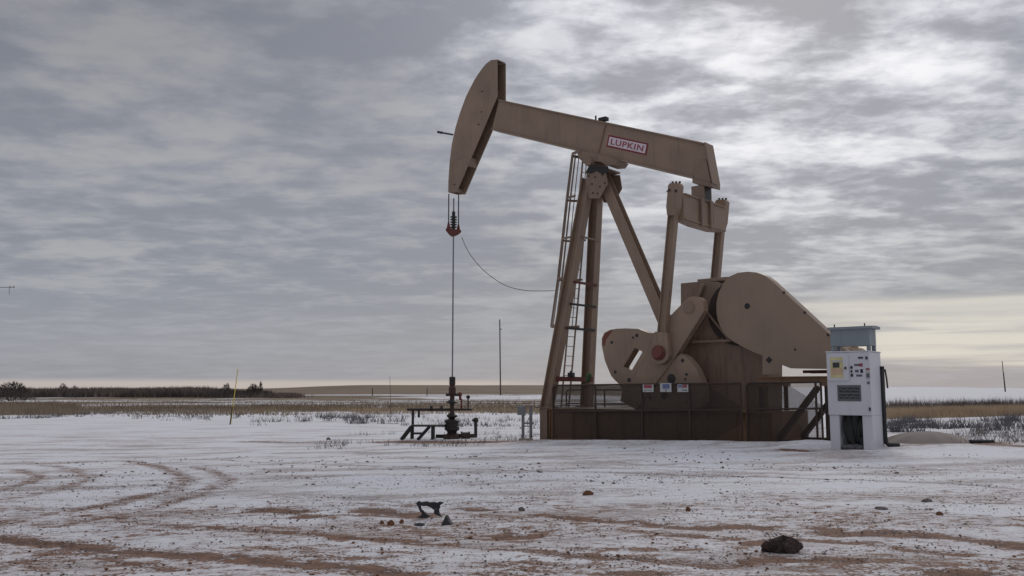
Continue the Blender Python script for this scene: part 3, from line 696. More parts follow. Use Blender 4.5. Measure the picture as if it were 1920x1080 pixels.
mb.build_each('inspection_hole', M['grease'], gd)
mb = MB(); e0, e1 = P(1447,523,GV), P(1590,660,GV)
for t in (0.17, 0.45, 0.75):
    c = lerp(e0, e1, t)+Vector((0, 0.02, -0.05)); mb.box(c+Vector((-0.03,-0.03,-0.03)), c+Vector((0.03,-0.005,0.03)))
mb.build_each('clip', M['dark'], gd)
# base, platform and motor --------------------------------------
bs0, bs1 = P(1012,790,1.3), P(1446,790,1.3); btop = P(1021,765,1.3).z
print('base', bs0, bs1, btop)
gz0 = -0.6
mb = MB(); mb.box((bs1.x, -1.3, gz0), (bs0.x-0.32, 1.22, btop-0.05)); mb.box((bs1.x, -1.3, btop-0.048), (bs0.x-0.32, 1.3, btop-0.0))
for i in range(9):
    x_ = bs1.x+0.1+(bs0.x-0.5-bs1.x)*i/8; mb.box((x_, 1.222, gz0), (x_+0.03, 1.29, btop-0.05))
base = mb.build('base', M['base'], pump, bevel=0.006)
mb = MB(); mb.box((bs0.x-0.30, -1.28, gz0), (bs0.x, 1.3, btop+0.01)); mb.build('front_block', M['tan'], base, bevel=0.01)
mb = MB(); mb.box((nb_.x-0.3, 0.9, btop), (nb_.x+0.3, 1.35, btop+0.05)); mb.box((nb_.x-0.3, -1.35, btop), (nb_.x+0.3, -0.9, btop+0.05)); mb.build_each('foot_plate', M['tan2'], base)
q0 = P(1422,707,0.9); q1 = P(1548,703,0.9); zt = q0.z
print('platform z', zt, P(1548,700,0.9).z, q0.x, q1.x)
mb = MB()
for v in (0.9, -0.2, -0.9): mb.ibeam((q0.x, v, zt-0.07), (q1.x-0.6, v, zt-0.07), 0.14, 0.16)
for x_ in (q0.x-0.1, q1.x+0.1, q1.x-0.5): mb.bar((x_, -0.95, zt-0.20), (x_, 0.95, zt-0.20), 0.12, 0.10)
plat = mb.build('motor_platform', M['base'], pump)
mb = MB()
for v in (0.85, -0.85):
    mb.bar((P(1461,818,v).x if v > 0 else P(1461,818,0.85).x, v, 0.15), (P(1534,724,0.85).x, v, zt-0.28), 0.12, 0.24, up=(0,1,0))
    for xx in (q0.x-0.05, q1.x, q1.x-0.35): mb.bar((xx, v, -0.3), (xx, v, zt-0.25), 0.10, 0.10)
    mb.bar((bs1.x+0.05, v, 0.05), (q1.x-0.5, v, 0.05), 0.14, 0.16)
mb.build_each('support_leg', M['rusty'], plat)
mb = MB(); z2 = P(1520,695,0.9).z
for v in (0.55, 0.0): mb.box((P(1497,694,0.9).x, v-0.05, z2-0.06), (P(1575,694,0.9).x, v+0.05, z2+0.02))
mb.build_each('motor_rail', M['rustred'], plat)
mx = (P(1530,694,0.9).x+P(1600,694,0.9).x)/2
mb = MB(); mb.cyl((mx-0.1, -0.7, z2+0.36), (mx-0.1, 0.5, z2+0.36), 0.30, n=24); mb.box((mx-0.35, -0.55, z2+0.0), (mx+0.15, 0.35, z2+0.08)); mb.box((mx-0.25, -0.3, z2+0.6), (mx+0.05, 0.1, z2+0.78))
mb.build('motor', M['base'], pump, bevel=0.01)
mb = MB(); c = P(1104,705,0.9); mb.ball(c, 0.09, n=9, sz=1.2); mb.ball(c+Vector((0.02,0.02,-0.12)), 0.08, n=8, sz=1.3); mb.build('green_rag', M['lift'], pump)
mb = MB(); c = P(1071,703,0.2); mb.box(c+Vector((-0.10,-0.08,-0.08)), c+Vector((0.10,0.08,0.08))); mb.cyl(c+Vector((0,0,0.08)), c+Vector((0,0,0.14)), 0.05); mb.build('brake_box', M['black'], pump, bevel=0.01)
# bridle, carrier bar, polished rod -------------------------------
mb = MB(); ends = []
sfr = P(850,380,0).x
for v in (HB+0.02, -HB-0.02):
    a = P(841 if v > 0 else 859.5, 430, v); top = Vector((a.x, v, P(850,362,v).z)); a = Vector((a.x, v, a.z)); mb.cyl(a, top, 0.022, n=8); ends.append(a)
cab = mb.build_each('bridle_cable', M['dark'], pump)
rod_s = (ends[0].x+ends[1].x)/2; crz = P(850,432,0).z
mb = MB(); hd = crz-0.02
a0, a1 = Vector((ends[0].x, HB+0.07, hd)), Vector((ends[1].x, -HB-0.07, hd)); dd = (a1-a0)
wv = Vector((-dd.y, dd.x, 0)).normalized()*0.11
mb.prism([a0+Vector((0,0,0.06))-wv, a0+Vector((0,0,-0.02))-wv, a0+dd*0.25+Vector((0,0,-0.14))-wv, lerp(a0, a1, 0.5)+Vector((0,0,-0.22))-wv, a0+dd*0.75+Vector((0,0,-0.14))-wv, a1+Vector((0,0,-0.02))-wv, a1+Vector((0,0,0.06))-wv], wv*2)
for e in ends: mb.cyl(Vector((e.x, e.y, hd+0.06)), Vector((e.x, e.y, hd+0.30)), 0.075, 0.03, n=10)
mb.build('carrier_bar', M['rustred'], pump, bevel=0.008)
rp0 = Vector((rod_s, 0, P(849,712,0).z)); rp1 = Vector((rod_s, 0, P(850,372,0).z))
print('rod px check', rod_s, P(850,600,0).x)
mb = MB(); mb.cyl(rp0, rp1, 0.028, n=10); mb.build('polished_rod', M['steel'], pump)
mb = MB(); mb.cyl(Vector((rod_s,0,hd+0.06)), Vector((rod_s,0,P(850,397,0).z)), 0.065, n=10); 
for k in range(5): z_ = hd+0.12+k*0.1; mb.box((rod_s-0.09,-0.09,z_), (rod_s+0.09,0.09,z_+0.05))
mb.build('rod_clamp', M['dark'], pump)
# load cell cable from the carrier bar to the ladder
mb = MB(); A = Vector((ends[1].x, -HB, crz)); B = P(1042,545,0.25); pts = []
ctl = [(866,445),(873,462),(885,482),(905,505),(930,525),(955,538),(985,544.5),(1010,545.5),(1040,545)]
for i, (px, py) in enumerate(ctl): pts.append(P(px, py, -HB+(0.25+HB)*i/(len(ctl)-1)))
fine = []
for i in range(len(pts)-1):
    p0 = pts[max(i-1,0)]; p1 = pts[i]; p2 = pts[i+1]; p3 = pts[min(i+2,len(pts)-1)]
    for k in range(4):
        t = k/4; fine.append(0.5*((2*p1)+(p2-p0)*t+(2*p0-5*p1+4*p2-p3)*t*t+(-p0+3*p1-3*p2+p3)*t**3))
fine.append(pts[-1]); mb.tube(fine, 0.012, 6); mb.build('signal_cable', M['black'], pump)

# ------------------------------------------------------------------ fence round the cranks
def tw(p): return toworld(p)
def fence_panel(root, px0, px1, posts, v, ztop, zmid_of, mesh=True):
    s0, s1 = P(px0, 770, v).x, P(px1, 770, v).x
    def zb(s): return float(terrain(*toworld((s, v, 0)).xy))+0.03
    mb = MB(); r = 0.028
    zt0 = ztop(s0); zt1 = ztop(s1)
    mb.cyl((s0-0.08, v, zt0), (s1+0.0, v, zt1), r, n=10)
    mb.cyl((s0-0.08, v, zt0), (s0, v, zt0-0.09), r, n=10)
    mb.cyl((s0, v, zt0-0.09), (s0, v, zb(s0)-0.1), r, n=10)
    mb.cyl((s1, v, zt1), (s1, v, zb(s1)-0.1), r, n=10)
    mb.cyl((s0, v, zmid_of(s0)), (s1, v, zmid_of(s1)), r*0.9, n=8); mb.cyl((s0, v, zb(s0)), (s1, v, zb(s1)), r*0.9, n=8)
    fr = mb.build('frame', M['rusty'], root)
    for px in posts:
        s = P(px, 770, v).x; mb = MB(); mb.cyl((s, v, ztop(s)), (s, v, zb(s)-0.2), 0.03, n=10); mb.build('post', M['rusty'], root)
    if mesh:
        mb = MB(); st = 0.052; w = 0.0125; L_ = s0-s1; vv = v-0.03
        def wire(a, b):
            a = Vector(a); b = Vector(b); d = (b-a).normalized(); n_ = Vector((-d.z, 0, d.x))*w/2
            mb.add([a-n_, a+n_, b+n_, b-n_], [(0,1,2,3)])
        H = ztop(s0)-zb(s0); ns = int(L_/st)+int(H*1.0/st)+4
        for k in range(-int(H/st)-2, ns):
            for sgn in (1, -1):
                # line with slope +-0.6 in (s,z), clipped to the panel
                x0 = s1+k*st; pts_ = []
                zlo, zhi = zb((s0+s1)/2), ztop((s0+s1)/2)
                xa, za = x0, zlo if sgn > 0 else zhi
                xb, zb_ = x0+H/0.6*1.0, zhi if sgn > 0 else zlo
                # clip
                if xb <= s1 or xa >= s0: continue
                if xa < s1: t = (s1-xa)/(xb-xa); za += (zb_-za)*t; xa = s1
                if xb > s0: t = (s0-xa)/(xb-xa); zb_ = za+(zb_-za)*t; xb = s0
                wire((xa, vv, za), (xb, vv, zb_))
        mb.build('wire_mesh', M['mesh'], root)
FV = 2.0
za = P(1045,722.5,FV); zb2 = P(1530,716.5,FV)
def ztopf(s): return za.z+(zb2.z-za.z)*(s-za.x)/(zb2.x-za.x)
zma = P(1045,772,FV); zmb = P(1530,766,FV)
def zmidf(s): return zma.z+(zmb.z-zma.z)*(s-zma.x)/(zmb.x-zma.x)
print('fence', za, zb2, zma, zmb)
f1 = empty('safety_fence', PO, PA); tag(f1, 'rusty mesh fence of four bays carrying three small signs, in front of the pumpjack', 'fence', 'safety fences around the pumpjack')
fence_panel(f1, 1037, 1390, (1116.5,1204,1293), FV, ztopf, zmidf)
f2 = empty('safety_fence', PO, PA); tag(f2, 'short rusty mesh fence bay beside the white control cabinet, right of the signed fence', 'fence', 'safety fences around the pumpjack')
fence_panel(f2, 1400, 1541, (1531,), FV, ztopf, zmidf)
f3 = empty('safety_fence', PO, PA); tag(f3, 'open rusty railing seen through the bays behind the pumpjack legs', 'fence', 'safety fences around the pumpjack')
fence_panel(f3, 1062, 1400, (1134,1200,1290), -FV, lambda s: P(1100,731,-FV).z, lambda s: P(1100,757,-FV).z, mesh=False)
def fence_sign(px0, py0, px1, py1, label, kind):
    v = FV+0.045; a, b_ = P(px0, py0, v), P(px1, py1, v); b_ = Vector((b_.x, v, b_.z)); w = a.x-b_.x; h = a.z-b_.z
    root = empty('warning_sign', toworld((a.x, v, b_.z)), PA); tag(root, label, 'sign', 'small signs on the mesh fence')
    def pl(name, u0, u1, z0, z1, mat, d):
        mb = MB(); mb.box((-u0*w, d-0.003, z0*h), (-u1*w, d, z1*h)); return mb.build(name, mat, root)
    pl('panel', 0, 1, 0, 1, M['label_w'], 0)
    if kind == 0:
        pl('header', 0.12, 0.86, 0.52, 0.97, M['label_r'], 0.004)
        for k, (a_, b__) in enumerate(((0.1,0.44),(0.52,0.9))): pl('print_line', a_, b__, 0.18, 0.26, M['slot'], 0.004)
    elif kind == 1:
        pl('header', 0.22, 0.84, 0.38, 0.90, M['label_b'], 0.004); pl('print_line', 0.46, 0.56, 0.05, 0.3, M['slot'], 0.004)
    else:
        pl('header', 0.05, 0.48, 0.60, 0.92, M['label_b'], 0.004); pl('header', 0.5, 0.9, 0.58, 0.98, M['label_r'], 0.004)
        pl('print_line', 0.58, 0.9, 0.15, 0.32, M['slot'], 0.004); pl('print_line', 0.46, 0.50, 0.08, 0.5, M['slot'], 0.004)
fence_sign(1205, 721, 1225.5, 735, 'small sign with red top over white, on the fence', 0)
fence_sign(1237.5, 718.5, 1259, 735, 'small blue sign with white edge, middle one on the fence', 1)
fence_sign(1270, 721, 1290.5, 735, 'small sign half blue half red over two white fields, on the fence', 2)

# ------------------------------------------------------------------ control cabinet
CR = R(-38)
cw_ = 0.99; cdp = 0.90
fr = G(1638, 845); cD = fr.y      # front right foot
gz = float(terrain(fr.x, fr.y)); print('cabinet ground', fr, gz)
xd = Vector((math.cos(CR), math.sin(CR), 0)); yd = Vector((-math.sin(CR), math.cos(CR), 0))
corner = Vector((fr.x, fr.y, fr.z)) - xd*cw_      # local origin: front left foot
cab = empty('control_cabinet', corner, CR); tag(cab, 'tall white electrical control cabinet on two panel legs, beside the pumpjack', 'electrical cabinet')
def cz(py): return PD(1638, py, cD).z - corner.z
zt_, zmid_ = cz(658), cz(779.6)
mb = MB(); mb.box((0,0,zmid_), (cw_, cdp, zt_-0.02)); 
mb.box((-0.015,-0.015,zt_-0.018), (cw_+0.015, cdp+0.015, zt_+0.01))
mb.build('housing', M['white'], cab, bevel=0.008)
mb = MB(); mb.box((0.012,-0.025,zmid_+0.01), (cw_-0.012,-0.002,zt_-0.03)); door = mb.build('door', M['white'], cab, bevel=0.004)
for x0, x1, y1 in ((0.02, 0.245, cdp-0.1), (cw_-0.22, cw_, cdp)):
    mb = MB(); mb.box((x0, 0.01, -0.1), (x1, y1, zmid_-0.002)); mb.build('leg', M['white'], cab, bevel=0.006)
def cx(px):   # pixel column on the front face -> local x
    r = ray(px, 700); n = yd; t = (corner-EYEV).dot(n)/r.dot(n); q = EYEV+r*t; return (q-corner).dot(xd)
def cabrect(name, px0, py0, px1, py1, mat, y0=-0.032, y1=-0.026, par=None, bev=0):
    mb = MB(); mb.box((cx(px0), y0, cz(py0)), (cx(px1), y1, cz(py1))); return mb.build(name, mat, par or door, bevel=bev)
idr = cabrect('inner_door', 1552.5, 663, 1593, 713.5, M['white'], -0.055, -0.026, cab, 0.004)
lab = cabrect('notice', 1559, 669, 1582.5, 708, M['yellow'], -0.059, -0.056, idr)
cabrect('notice_text', 1561, 674.5, 1581, 678, M['label_w'], -0.062, -0.060, idr); cabrect('notice_text', 1560.5, 690, 1582, 702, M['label_o'], -0.062, -0.060, idr)
cabrect('display', 1563.5, 679, 1576, 688.5, M['screen'], -0.066, -0.0625, idr)
cabrect('latch', 1585.5, 687, 1588.5, 692, M['dark'], -0.075, -0.056, idr)
for (a, b_, c, d, m_) in ((1596,686,1599.5,691,'black'),(1596,694,1599,698,'black'),(1596,700.5,1600,706,'black'),(1611,669,1620,672,'black'),(1625,668.5,1628.5,674,'black'),(1626,715.5,1631,720,'slot')):
    cabrect('button', a, b_, c, d, M[m_], -0.045, -0.026)
for (a, b_, c, d, m_) in ((1603,682,1612,686,'slot'),(1612,681,1619,687,'label_r'),(1604,693,1611,698,'slot'),(1614,692,1619,699,'black'),(1606,702,1617,706,'slot')):
    cabrect('label_plate', a, b_, c, d, M[m_], -0.030, -0.026)
lp = cabrect('label_plate', 1624, 690, 1632, 711, M['label_w'], -0.030, -0.026)
cabrect('print_line', 1624.5, 690.5, 1631.5, 693.5, M['label_r'], -0.033, -0.031); cabrect('print_line', 1625, 700, 1631, 708, M['slot'], -0.033, -0.031)
cabrect('handle', 1627.5, 764, 1630.5, 770.5, M['black'], -0.06, -0.026)
fl = cabrect('vent', 1569.5, 722, 1613.5, 752.5, M['slot'], -0.034, -0.026)
mb = MB(); mb.box((cx(1573), -0.037, cz(726.5)), (cx(1610), -0.0345, cz(736)));mb.box((cx(1573), -0.037, cz(739)), (cx(1610), -0.0345, cz(748))); mb.build_each('filter_opening', M['screen'], fl)
mb = MB()
for py in (724.5, 737.5, 750.5): mb.box((cx(1571), -0.042, cz(py-0.5)), (cx(1612), -0.0375, cz(py+0.5)))
for k in range(9): mb.box((cx(1575+k*3.9), -0.041, cz(729+((k*7)%3)*1.2)), (cx(1577.4+k*3.9), -0.0375, cz(730.6+((k*7)%3)*1.2)))
for k in range(9): mb.box((cx(1575+k*3.9), -0.041, cz(742+((k*5)%3)*1.2)), (cx(1577.4+k*3.9), -0.0375, cz(743.6+((k*5)%3)*1.2)))
mb.build('louvre', M['galv'], fl)
# junction box and hoses between the legs
mb = MB(); mb.box((0.30, 0.28, -0.05), (cw_-0.30, 0.62, zmid_-0.002)); jb = mb.build('junction_box', plain('dull_green_grey', (0.10, 0.11, 0.10), 0.7), cab, bevel=0.01)
mb = MB()
def hose(x0, z0, x1, z1, bulge, r=0.03):
    pts = [];
    for k in range(13):
        t = k/12; pts.append(Vector((x0+(x1-x0)*t+bulge*math.sin(math.pi*t), 0.20-0.12*math.sin(math.pi*t), z0+(z1-z0)*t)))
    mb.tube(pts, r, 8)
hose(0.32, zmid_-0.01, 0.42, 0.10, -0.05); hose(0.45, zmid_-0.01, 0.55, 0.12, 0.02, 0.022); hose(0.66, zmid_-0.01, 0.62, 0.12, -0.06, 0.035); hose(0.72, zmid_-0.01, 0.66, 0.3, 0.05)
mb.build_each('hose', M['black'], cab, smooth=True)
mb = MB()
for k in range(14): mb.ball(Vector((0.3+0.45*random.random(), 0.05+0.3*random.random(), 0.05)), 0.07+0.05*random.random(), n=7, sz=0.7)
mb.build('packed_earth', M['weedgrey'], cab)
# conduit on the right side
mb = MB(); yb = cdp+0.06; xb = cw_-0.02
cz2 = cz(687)
mb.tube([Vector((cw_+0.03, 0.86, cz2)), Vector((cw_+0.03, 0.86, 0.3)), Vector((cw_+0.05, 0.86, 0.14)), Vector((cw_+0.11, 0.86, 0.09)), Vector((cw_+0.34, 0.90, 0.08))], 0.055, 12)
mb.cyl((cw_+0.03, 0.86, cz2-0.05), (cw_+0.03, 0.86, cz2+0.02), 0.055, n=12)
mb.tube([Vector((cw_+0.09, 0.9, cz2-0.05)), Vector((cw_+0.12, 0.9, cz2-0.3)), Vector((cw_+0.13, 0.9, cz2-0.5))], 0.02, 8)
mb.build('conduit', M['black'], cab, smooth=True)
# transformer box on top
tr_ = empty('filter_box', corner+Vector((0,0,zt_))+xd*0.09+yd*0.08, CR); tag(tr_, 'grey steel box with a sloped rain hood sitting on top of the white cabinet', 'electrical box')
th_ = cz(613)-zt_; tw_ = 0.90; td = 0.52; z0 = cz(647)-zt_
mb = MB(); mb.box((0,0,z0), (tw_, td, th_)); bx_ = mb.build('body', M['greybox'], tr_, bevel=0.006)
mb = MB(); mb.prism([(-0.05,-0.05,th_-0.03),(-0.05,-0.05,th_+0.03),(-0.05,td*0.5,th_+0.045),(-0.05,td+0.08,th_+0.03),(-0.05,td+0.08,th_-0.03)], (tw_+0.14,0,0)); mb.build('rain_hood', M['greybox'], tr_, bevel=0.005)
mb = MB()
for x_ in (0.0, tw_-0.08):
    for y_ in (0.02, td-0.10): mb.box((x_, y_, 0.012), (x_+0.08, y_+0.08, z0-0.001))
mb.build_each('foot', M['greybox'], tr_)
mb = MB()
for x_ in (0.1, tw_-0.1): mb.cyl((x_, 0.02, th_+0.03), (x_, 0.02, th_+0.10), 0.015, n=8)
mb.build_each('lifting_eye', M['dark'], tr_)

# ------------------------------------------------------------------ wellhead and pipework
rodw = toworld((rod_s, 0, 0)); wz = float(terrain(rodw.x, rodw.y)); WDist = rodw.y
print('wellhead', rodw, wz, 'px', 960+F*rodw.x/rodw.y)
def wzp(py): return PD(848, py, WDist).z - wz
def pm(px): return px*WDist/F        # pixels to metres at the well
well = empty('wellhead', (rodw.x, rodw.y, wz)); tag(well, 'dark stacked wellhead with stuffing box under the polished rod', 'wellhead')
def stack(name, prof, mat, n=20):
    mb = MB(); mb.lathe((0,0,0), [(pm(w/2), wzp(y)) for w, y in prof], n); return mb.build(name, mat, well)
stack('casing_head', [(24,826),(30,822),(30,817),(18,815),(18,812)], M['rusty'])
stack('casing_valve_body', [(16,812.5),(20,808),(27.5,806),(27.5,800),(25,799),(25,793),(27.5,792),(27.5,788),(22,786.5),(10,786)], M['dark'])
stack('flange', [(8,786.5),(14,783),(20.5,781),(20.5,778.5),(12,776),(8,773)], M['dark'])
stack('tubing_spool', [(8,774),(8,757.5)], M['rusty'])
stack('flange', [(9,758),(14,756.5),(21,755),(21,753.5),(14,751),(9,749)], M['dark'])
stack('pumping_tee', [(9,750),(9,742),(13.5,738),(13.5,727),(10,724),(10,721)], M['wellred'])
stack('stuffing_box', [(8,722),(11.5,721),(11.5,708),(10,706.5),(3,706.5)], M['dark'])
mb = MB()
mb.cyl((0,0,wzp(817)), (pm(46),0,wzp(817)), 0.075, n=12); mb.cyl((-pm(30),0,wzp(818)), (0,0,wzp(818)), 0.07, n=12)
mb.cyl((pm(20),0,wzp(817)), (pm(30),0,wzp(817)), 0.13, n=14); mb.cyl((pm(8),-0.3,wzp(818)), (pm(8),0.4,wzp(818)), 0.11, n=12); mb.cyl((-pm(8),-0.25,wzp(820)), (-pm(8),0.25,wzp(820)), 0.14, n=12)
for px in (18, 32): mb.cyl((pm(px)-0.03,0,wzp(817)), (pm(px)+0.03,0,wzp(817)), 0.16, n=14)
mb.build('casing_pipe', M['rusty'], well)
mb = MB(); mb.cyl((pm(44),0,wzp(820)), (pm(44),0,wzp(789)), 0.06, n=12); mb.ball((pm(44),0,wzp(788)), 0.11, n=12); mb.box((pm(44)-0.16,-0.03,wzp(789)-0.01), (pm(44)+0.05,0.03,wzp(789)+0.04)); mb.build('casing_valve', M['dark'], well)
mb = MB()
for px in (-5,5): mb.cyl((pm(px),0,wzp(740)), (pm(px)*2.4,0,wzp(740)), 0.05, n=8)
mb.build_each('grease_fitting', M['dark'], well)
# flow line on its stand
fl_ = empty('flow_line', (rodw.x-pm(84), rodw.y+0.05, wz)); tag(fl_, 'dark horizontal flow pipe crossing the wellhead, held up by a thin post', 'pipe')
mb = MB(); mb.cyl((0,0,wzp(768)), (pm(80),-0.05,wzp(768)), 0.05, n=12); mb.cyl((pm(88),0,wzp(768)), (pm(121),0,wzp(768)), 0.04, n=12)
for px, r in ((45,0.085),(64,0.08)): mb.cyl((pm(px)-0.05,-0.0,wzp(767)), (pm(px)+0.06,0,wzp(767)), r, n=12); mb.cyl((pm(px),0,wzp(767)), (pm(px),0,wzp(761)), 0.045, n=8)
mb.build('pipe', M['dark'], fl_)
mb = MB(); mb.cyl((pm(11),0,wzp(768)), (pm(11),0,wzp(823)), 0.05, n=10); mb.cyl((pm(22),0,wzp(768)), (pm(22),0,wzp(783)), 0.045, n=8); mb.build('stand_post', M['dark'], fl_)
mb = MB(); mb.cyl((pm(101),0,wzp(768)), (pm(101),0,wzp(748)), 0.035, n=8); mb.ball((pm(98.5),0,wzp(739)), 0.085, n=14); mb.cyl((pm(99),0,wzp(750)), (pm(98.5),0,wzp(741)), 0.05, n=8); mb.build('red_gauge', M['redpaint'], fl_, smooth=True)
mb = MB(); mb.cyl((pm(113.5),0,wzp(768)), (pm(113.5),0,wzp(746)), 0.025, n=8); mb.cyl((pm(113.5),-0.03,wzp(744.5)), (pm(113.5),0.03,wzp(744.5)), 0.075, n=16); mb.build('dark_gauge', M['dark'], fl_)
# low step frame
st_ = empty('step_frame', (rodw.x-pm(92), rodw.y-0.25, wz)); tag(st_, 'low dark steel step frame with slanted stringers leaning beside the wellhead', 'step frame')
mb = MB(); mb.box((pm(18),-0.3,wzp(799)), (pm(80),0.3,wzp(796))); mb.build('top_deck', M['dark'], st_)
for y_ in (-0.28, 0.28):
    mb = MB(); mb.bar((pm(19),y_,wzp(799)), (pm(1),y_,wzp(823)), 0.05, 0.12, up=(1,0,0)); mb.bar((pm(51),y_,wzp(800)), (pm(31),y_,wzp(823)), 0.05, 0.10, up=(1,0,0)); mb.build('stringer', M['dark'], st_)
    mb = MB(); mb.bar((pm(58),y_,wzp(799)), (pm(58),y_,wzp(823)), 0.09, 0.09, up=(1,0,0)); mb.build('leg', M['dark'], st_)
    mb = MB(); mb.bar((pm(19),y_,wzp(799)), (pm(19),y_,wzp(822)), 0.04, 0.04, up=(1,0,0)); mb.bar((pm(19),y_,wzp(812)), (pm(42),y_,wzp(812)), 0.04, 0.05); mb.build('strut', M['dark'], st_)
# small electrical box on two posts
g = G(984, 829); eb_ = empty('junction_pedestal', (g.x, g.y, g.z)); tag(eb_, 'small grey junction box mounted on two grey posts, left of the pumpjack base', 'electrical box')
def eh(py): return PD(984, py, g.y).z-g.z
k = g.y/F
mb = MB(); mb.box((-14*k,-0.10,eh(778)), (1.5*k,0.10,eh(762))); mb.box((-4*k,-0.105,eh(779)), (1.7*k,0.11,eh(760.5))); mb.build('box', M['galv'], eb_, bevel=0.008)
for x_ in (-5, 9.5):
    mb = MB(); mb.box(((x_-1)*k,-0.05,-0.2), ((x_+4.5)*k,0.05,eh(778) if x_ < 0 else eh(760))); mb.build('post', M['galv'], eb_, bevel=0.004)
mb = MB(); mb.box((-2*k,-0.03,eh(795)), (17*k,0.03,eh(792))); mb.box((-2*k,-0.03,eh(800)), (12*k,0.03,eh(798))); mb.build('cross_rail', M['galv'], eb_)
mb = MB(); mb.box((-11*k,-0.3,-0.1), (15*k,0.3,eh(822))); mb.build('footing', M['gravelmound'], eb_, bevel=0.02)

# ------------------------------------------------------------------ posts and poles
def pole(name, label, cat, px0, py0, px1, py1, r_px, mat, group=None, part=None, D=None):
    g = G(px0, py0) if D is None else PD(px0, py0, D)
    t = PD(px1, py1, g.y); o = empty(name, g); tag(o, label, cat, group); k = g.y/F
    mb = MB(); mb.cyl((0,0,-0.3), t-g, r_px*k, r_px*k*0.8, n=10); mb.build('shaft', mat, o); return o, t-g, k
o, t, k = pole('marker_post', 'thin leaning yellow marker post in the snow', 'marker post', 431.5, 796, 446, 692, 0.9, M['yellowpost'])
mb = MB(); mb.cyl((0,0,0), t*0.32, 1.35*k, n=8); mb.build('dark_foot', M['dark'], o)
o, t, k = pole('utility_pole', 'bare wooden utility pole standing between wellhead and pumpjack', 'utility pole', 938.5, 741, 937, 599, 1.35, M['wood'])
mb = MB(); mb.box((-2.6*k,-0.1,t.z*0.865), (2.4*k,0.1,t.z*0.875)); mb.cyl((-2*k,0,t.z*0.875), (-2*k,0,t.z*0.895), 0.6*k, n=6); mb.build('bracket', M['dark'], o)
pole('thin_post', 'very thin distant post left of the wellhead', 'post', 733, 786, 731, 706, 0.45, M['wood'])
pole('thin_post', 'short faint post on the slope, left of the thin tall one', 'post', 698.5, 742, 698.5, 728, 0.9, M['wood'])
pole('thin_post', 'short faint post on the tan slope, just left of the wellhead', 'post', 800.5, 742, 801, 727, 0.8, M['wood'])
o, t, k = pole('leaning_mast', 'grey leaning lattice mast on the snowy rise at the far right', 'mast', 1884.5, 734, 1879, 677, 0.8, M['dark'], D=420)
mb = MB(); mb.cyl((1.2*k,0,0), Vector((-0.5*k,0,t.z*0.62)), 0.6*k, n=6); mb.build('stay', M['dark'], o)
g = G(-3, 752); o = empty('utility_pole', g); tag(o, 'utility pole at the left edge, only its crossarm and guy wire showing', 'utility pole'); k = g.y/F
tp = PD(-3, 536, g.y)-g
mb = MB(); mb.cyl((0,0,-0.3), tp, 2.2*k, 1.6*k, n=10); mb.build('shaft', M['wood'], o)
mb = MB(); mb.box((-18*k,-0.06,tp.z-3.6*k), (16*k,0.06,tp.z-2.8*k)); mb.build('crossarm', M['wood'], o)
mb = MB()
for x_ in (-14, 7.5, 15): mb.cyl((x_*k,0,tp.z-2.6*k), (x_*k,0,tp.z-0.4*k), 0.8*k, n=8)
mb.cyl((6.5*k,0,tp.z-4*k), (7*k,0,tp.z-17*k), 0.35*k, n=6); mb.build_each('insulator', M['dark'], o)
mb = MB(); mb.cyl((1*k,0,tp.z*0.10), (22*k,0,0), 0.5*k, n=6); mb.build('guy_wire', M['straw'], o)

# ------------------------------------------------------------------ vegetation
def tri_mesh(name, verts, mat):
    """verts: (n,3,3) triangles"""
    n = len(verts); me = bpy.data.meshes.new(name); me.vertices.add(3*n); me.vertices.foreach_set('co', verts.reshape(-1).astype(np.float32))
    me.loops.add(3*n); me.loops.foreach_set('vertex_index', np.arange(3*n, dtype=np.int32)); me.polygons.add(n)
    me.polygons.foreach_set('loop_start', np.arange(0, 3*n, 3)); me.polygons.foreach_set('loop_total', np.full(n, 3)); me.update(); me.validate()
    me.materials.append(mat); o = bpy.data.objects.new(name, me); sc.collection.objects.link(o); return o
def blades(cx_, cy_, cz_, h, w, lean):
    """one upright thin triangle per entry"""
    n = len(cx_); a = rng.random(n)*math.pi; dx, dy = np.cos(a)*w/2, np.sin(a)*w/2; la = rng.random(n)*2*math.pi
    p0 = np.stack([cx_-dx, cy_-dy, cz_-0.02], -1); p1 = np.stack([cx_+dx, cy_+dy, cz_-0.02], -1)
    p2 = np.stack([cx_+np.cos(la)*lean*h, cy_+np.sin(la)*lean*h, cz_+h], -1); return np.stack([p0, p1, p2], 1)
def scatter_band(name, mat, px0, px1, D0, D1, n, hmean, w, label_kind='stuff', clump=None, lean=0.35, k=8, spread=0.25, dens=None):
    u = rng.random(n); D = 1/np.sqrt((1-u)/D0**2+u/D1**2) if D1/D0 > 1.5 else D0+(D1-D0)*u
    px = px0+(px1-px0)*rng.random(n); X = (px-960)/F*D; Y = D
    if dens is not None:
        keep = fbm(X/dens[0]+5, Y/dens[1]+5, 3) > dens[2]; X, Y, D = X[keep], Y[keep], D[keep]
    X = np.repeat(X, k)+rng.normal(0, spread, len(X)*k); Y = np.repeat(Y, k)+rng.normal(0, spread, len(Y)*k)
    Z = terrain(X, Y); h = hmean*(0.45+0.9*rng.random(len(X)))*(0.55+0.9*fbm(X/14+3, Y/40, 3)); o = tri_mesh(name, blades(X, Y, Z, h, w*(0.6+0.8*rng.random(len(X))), lean), mat)
    tag(o, kind='stuff'); return o
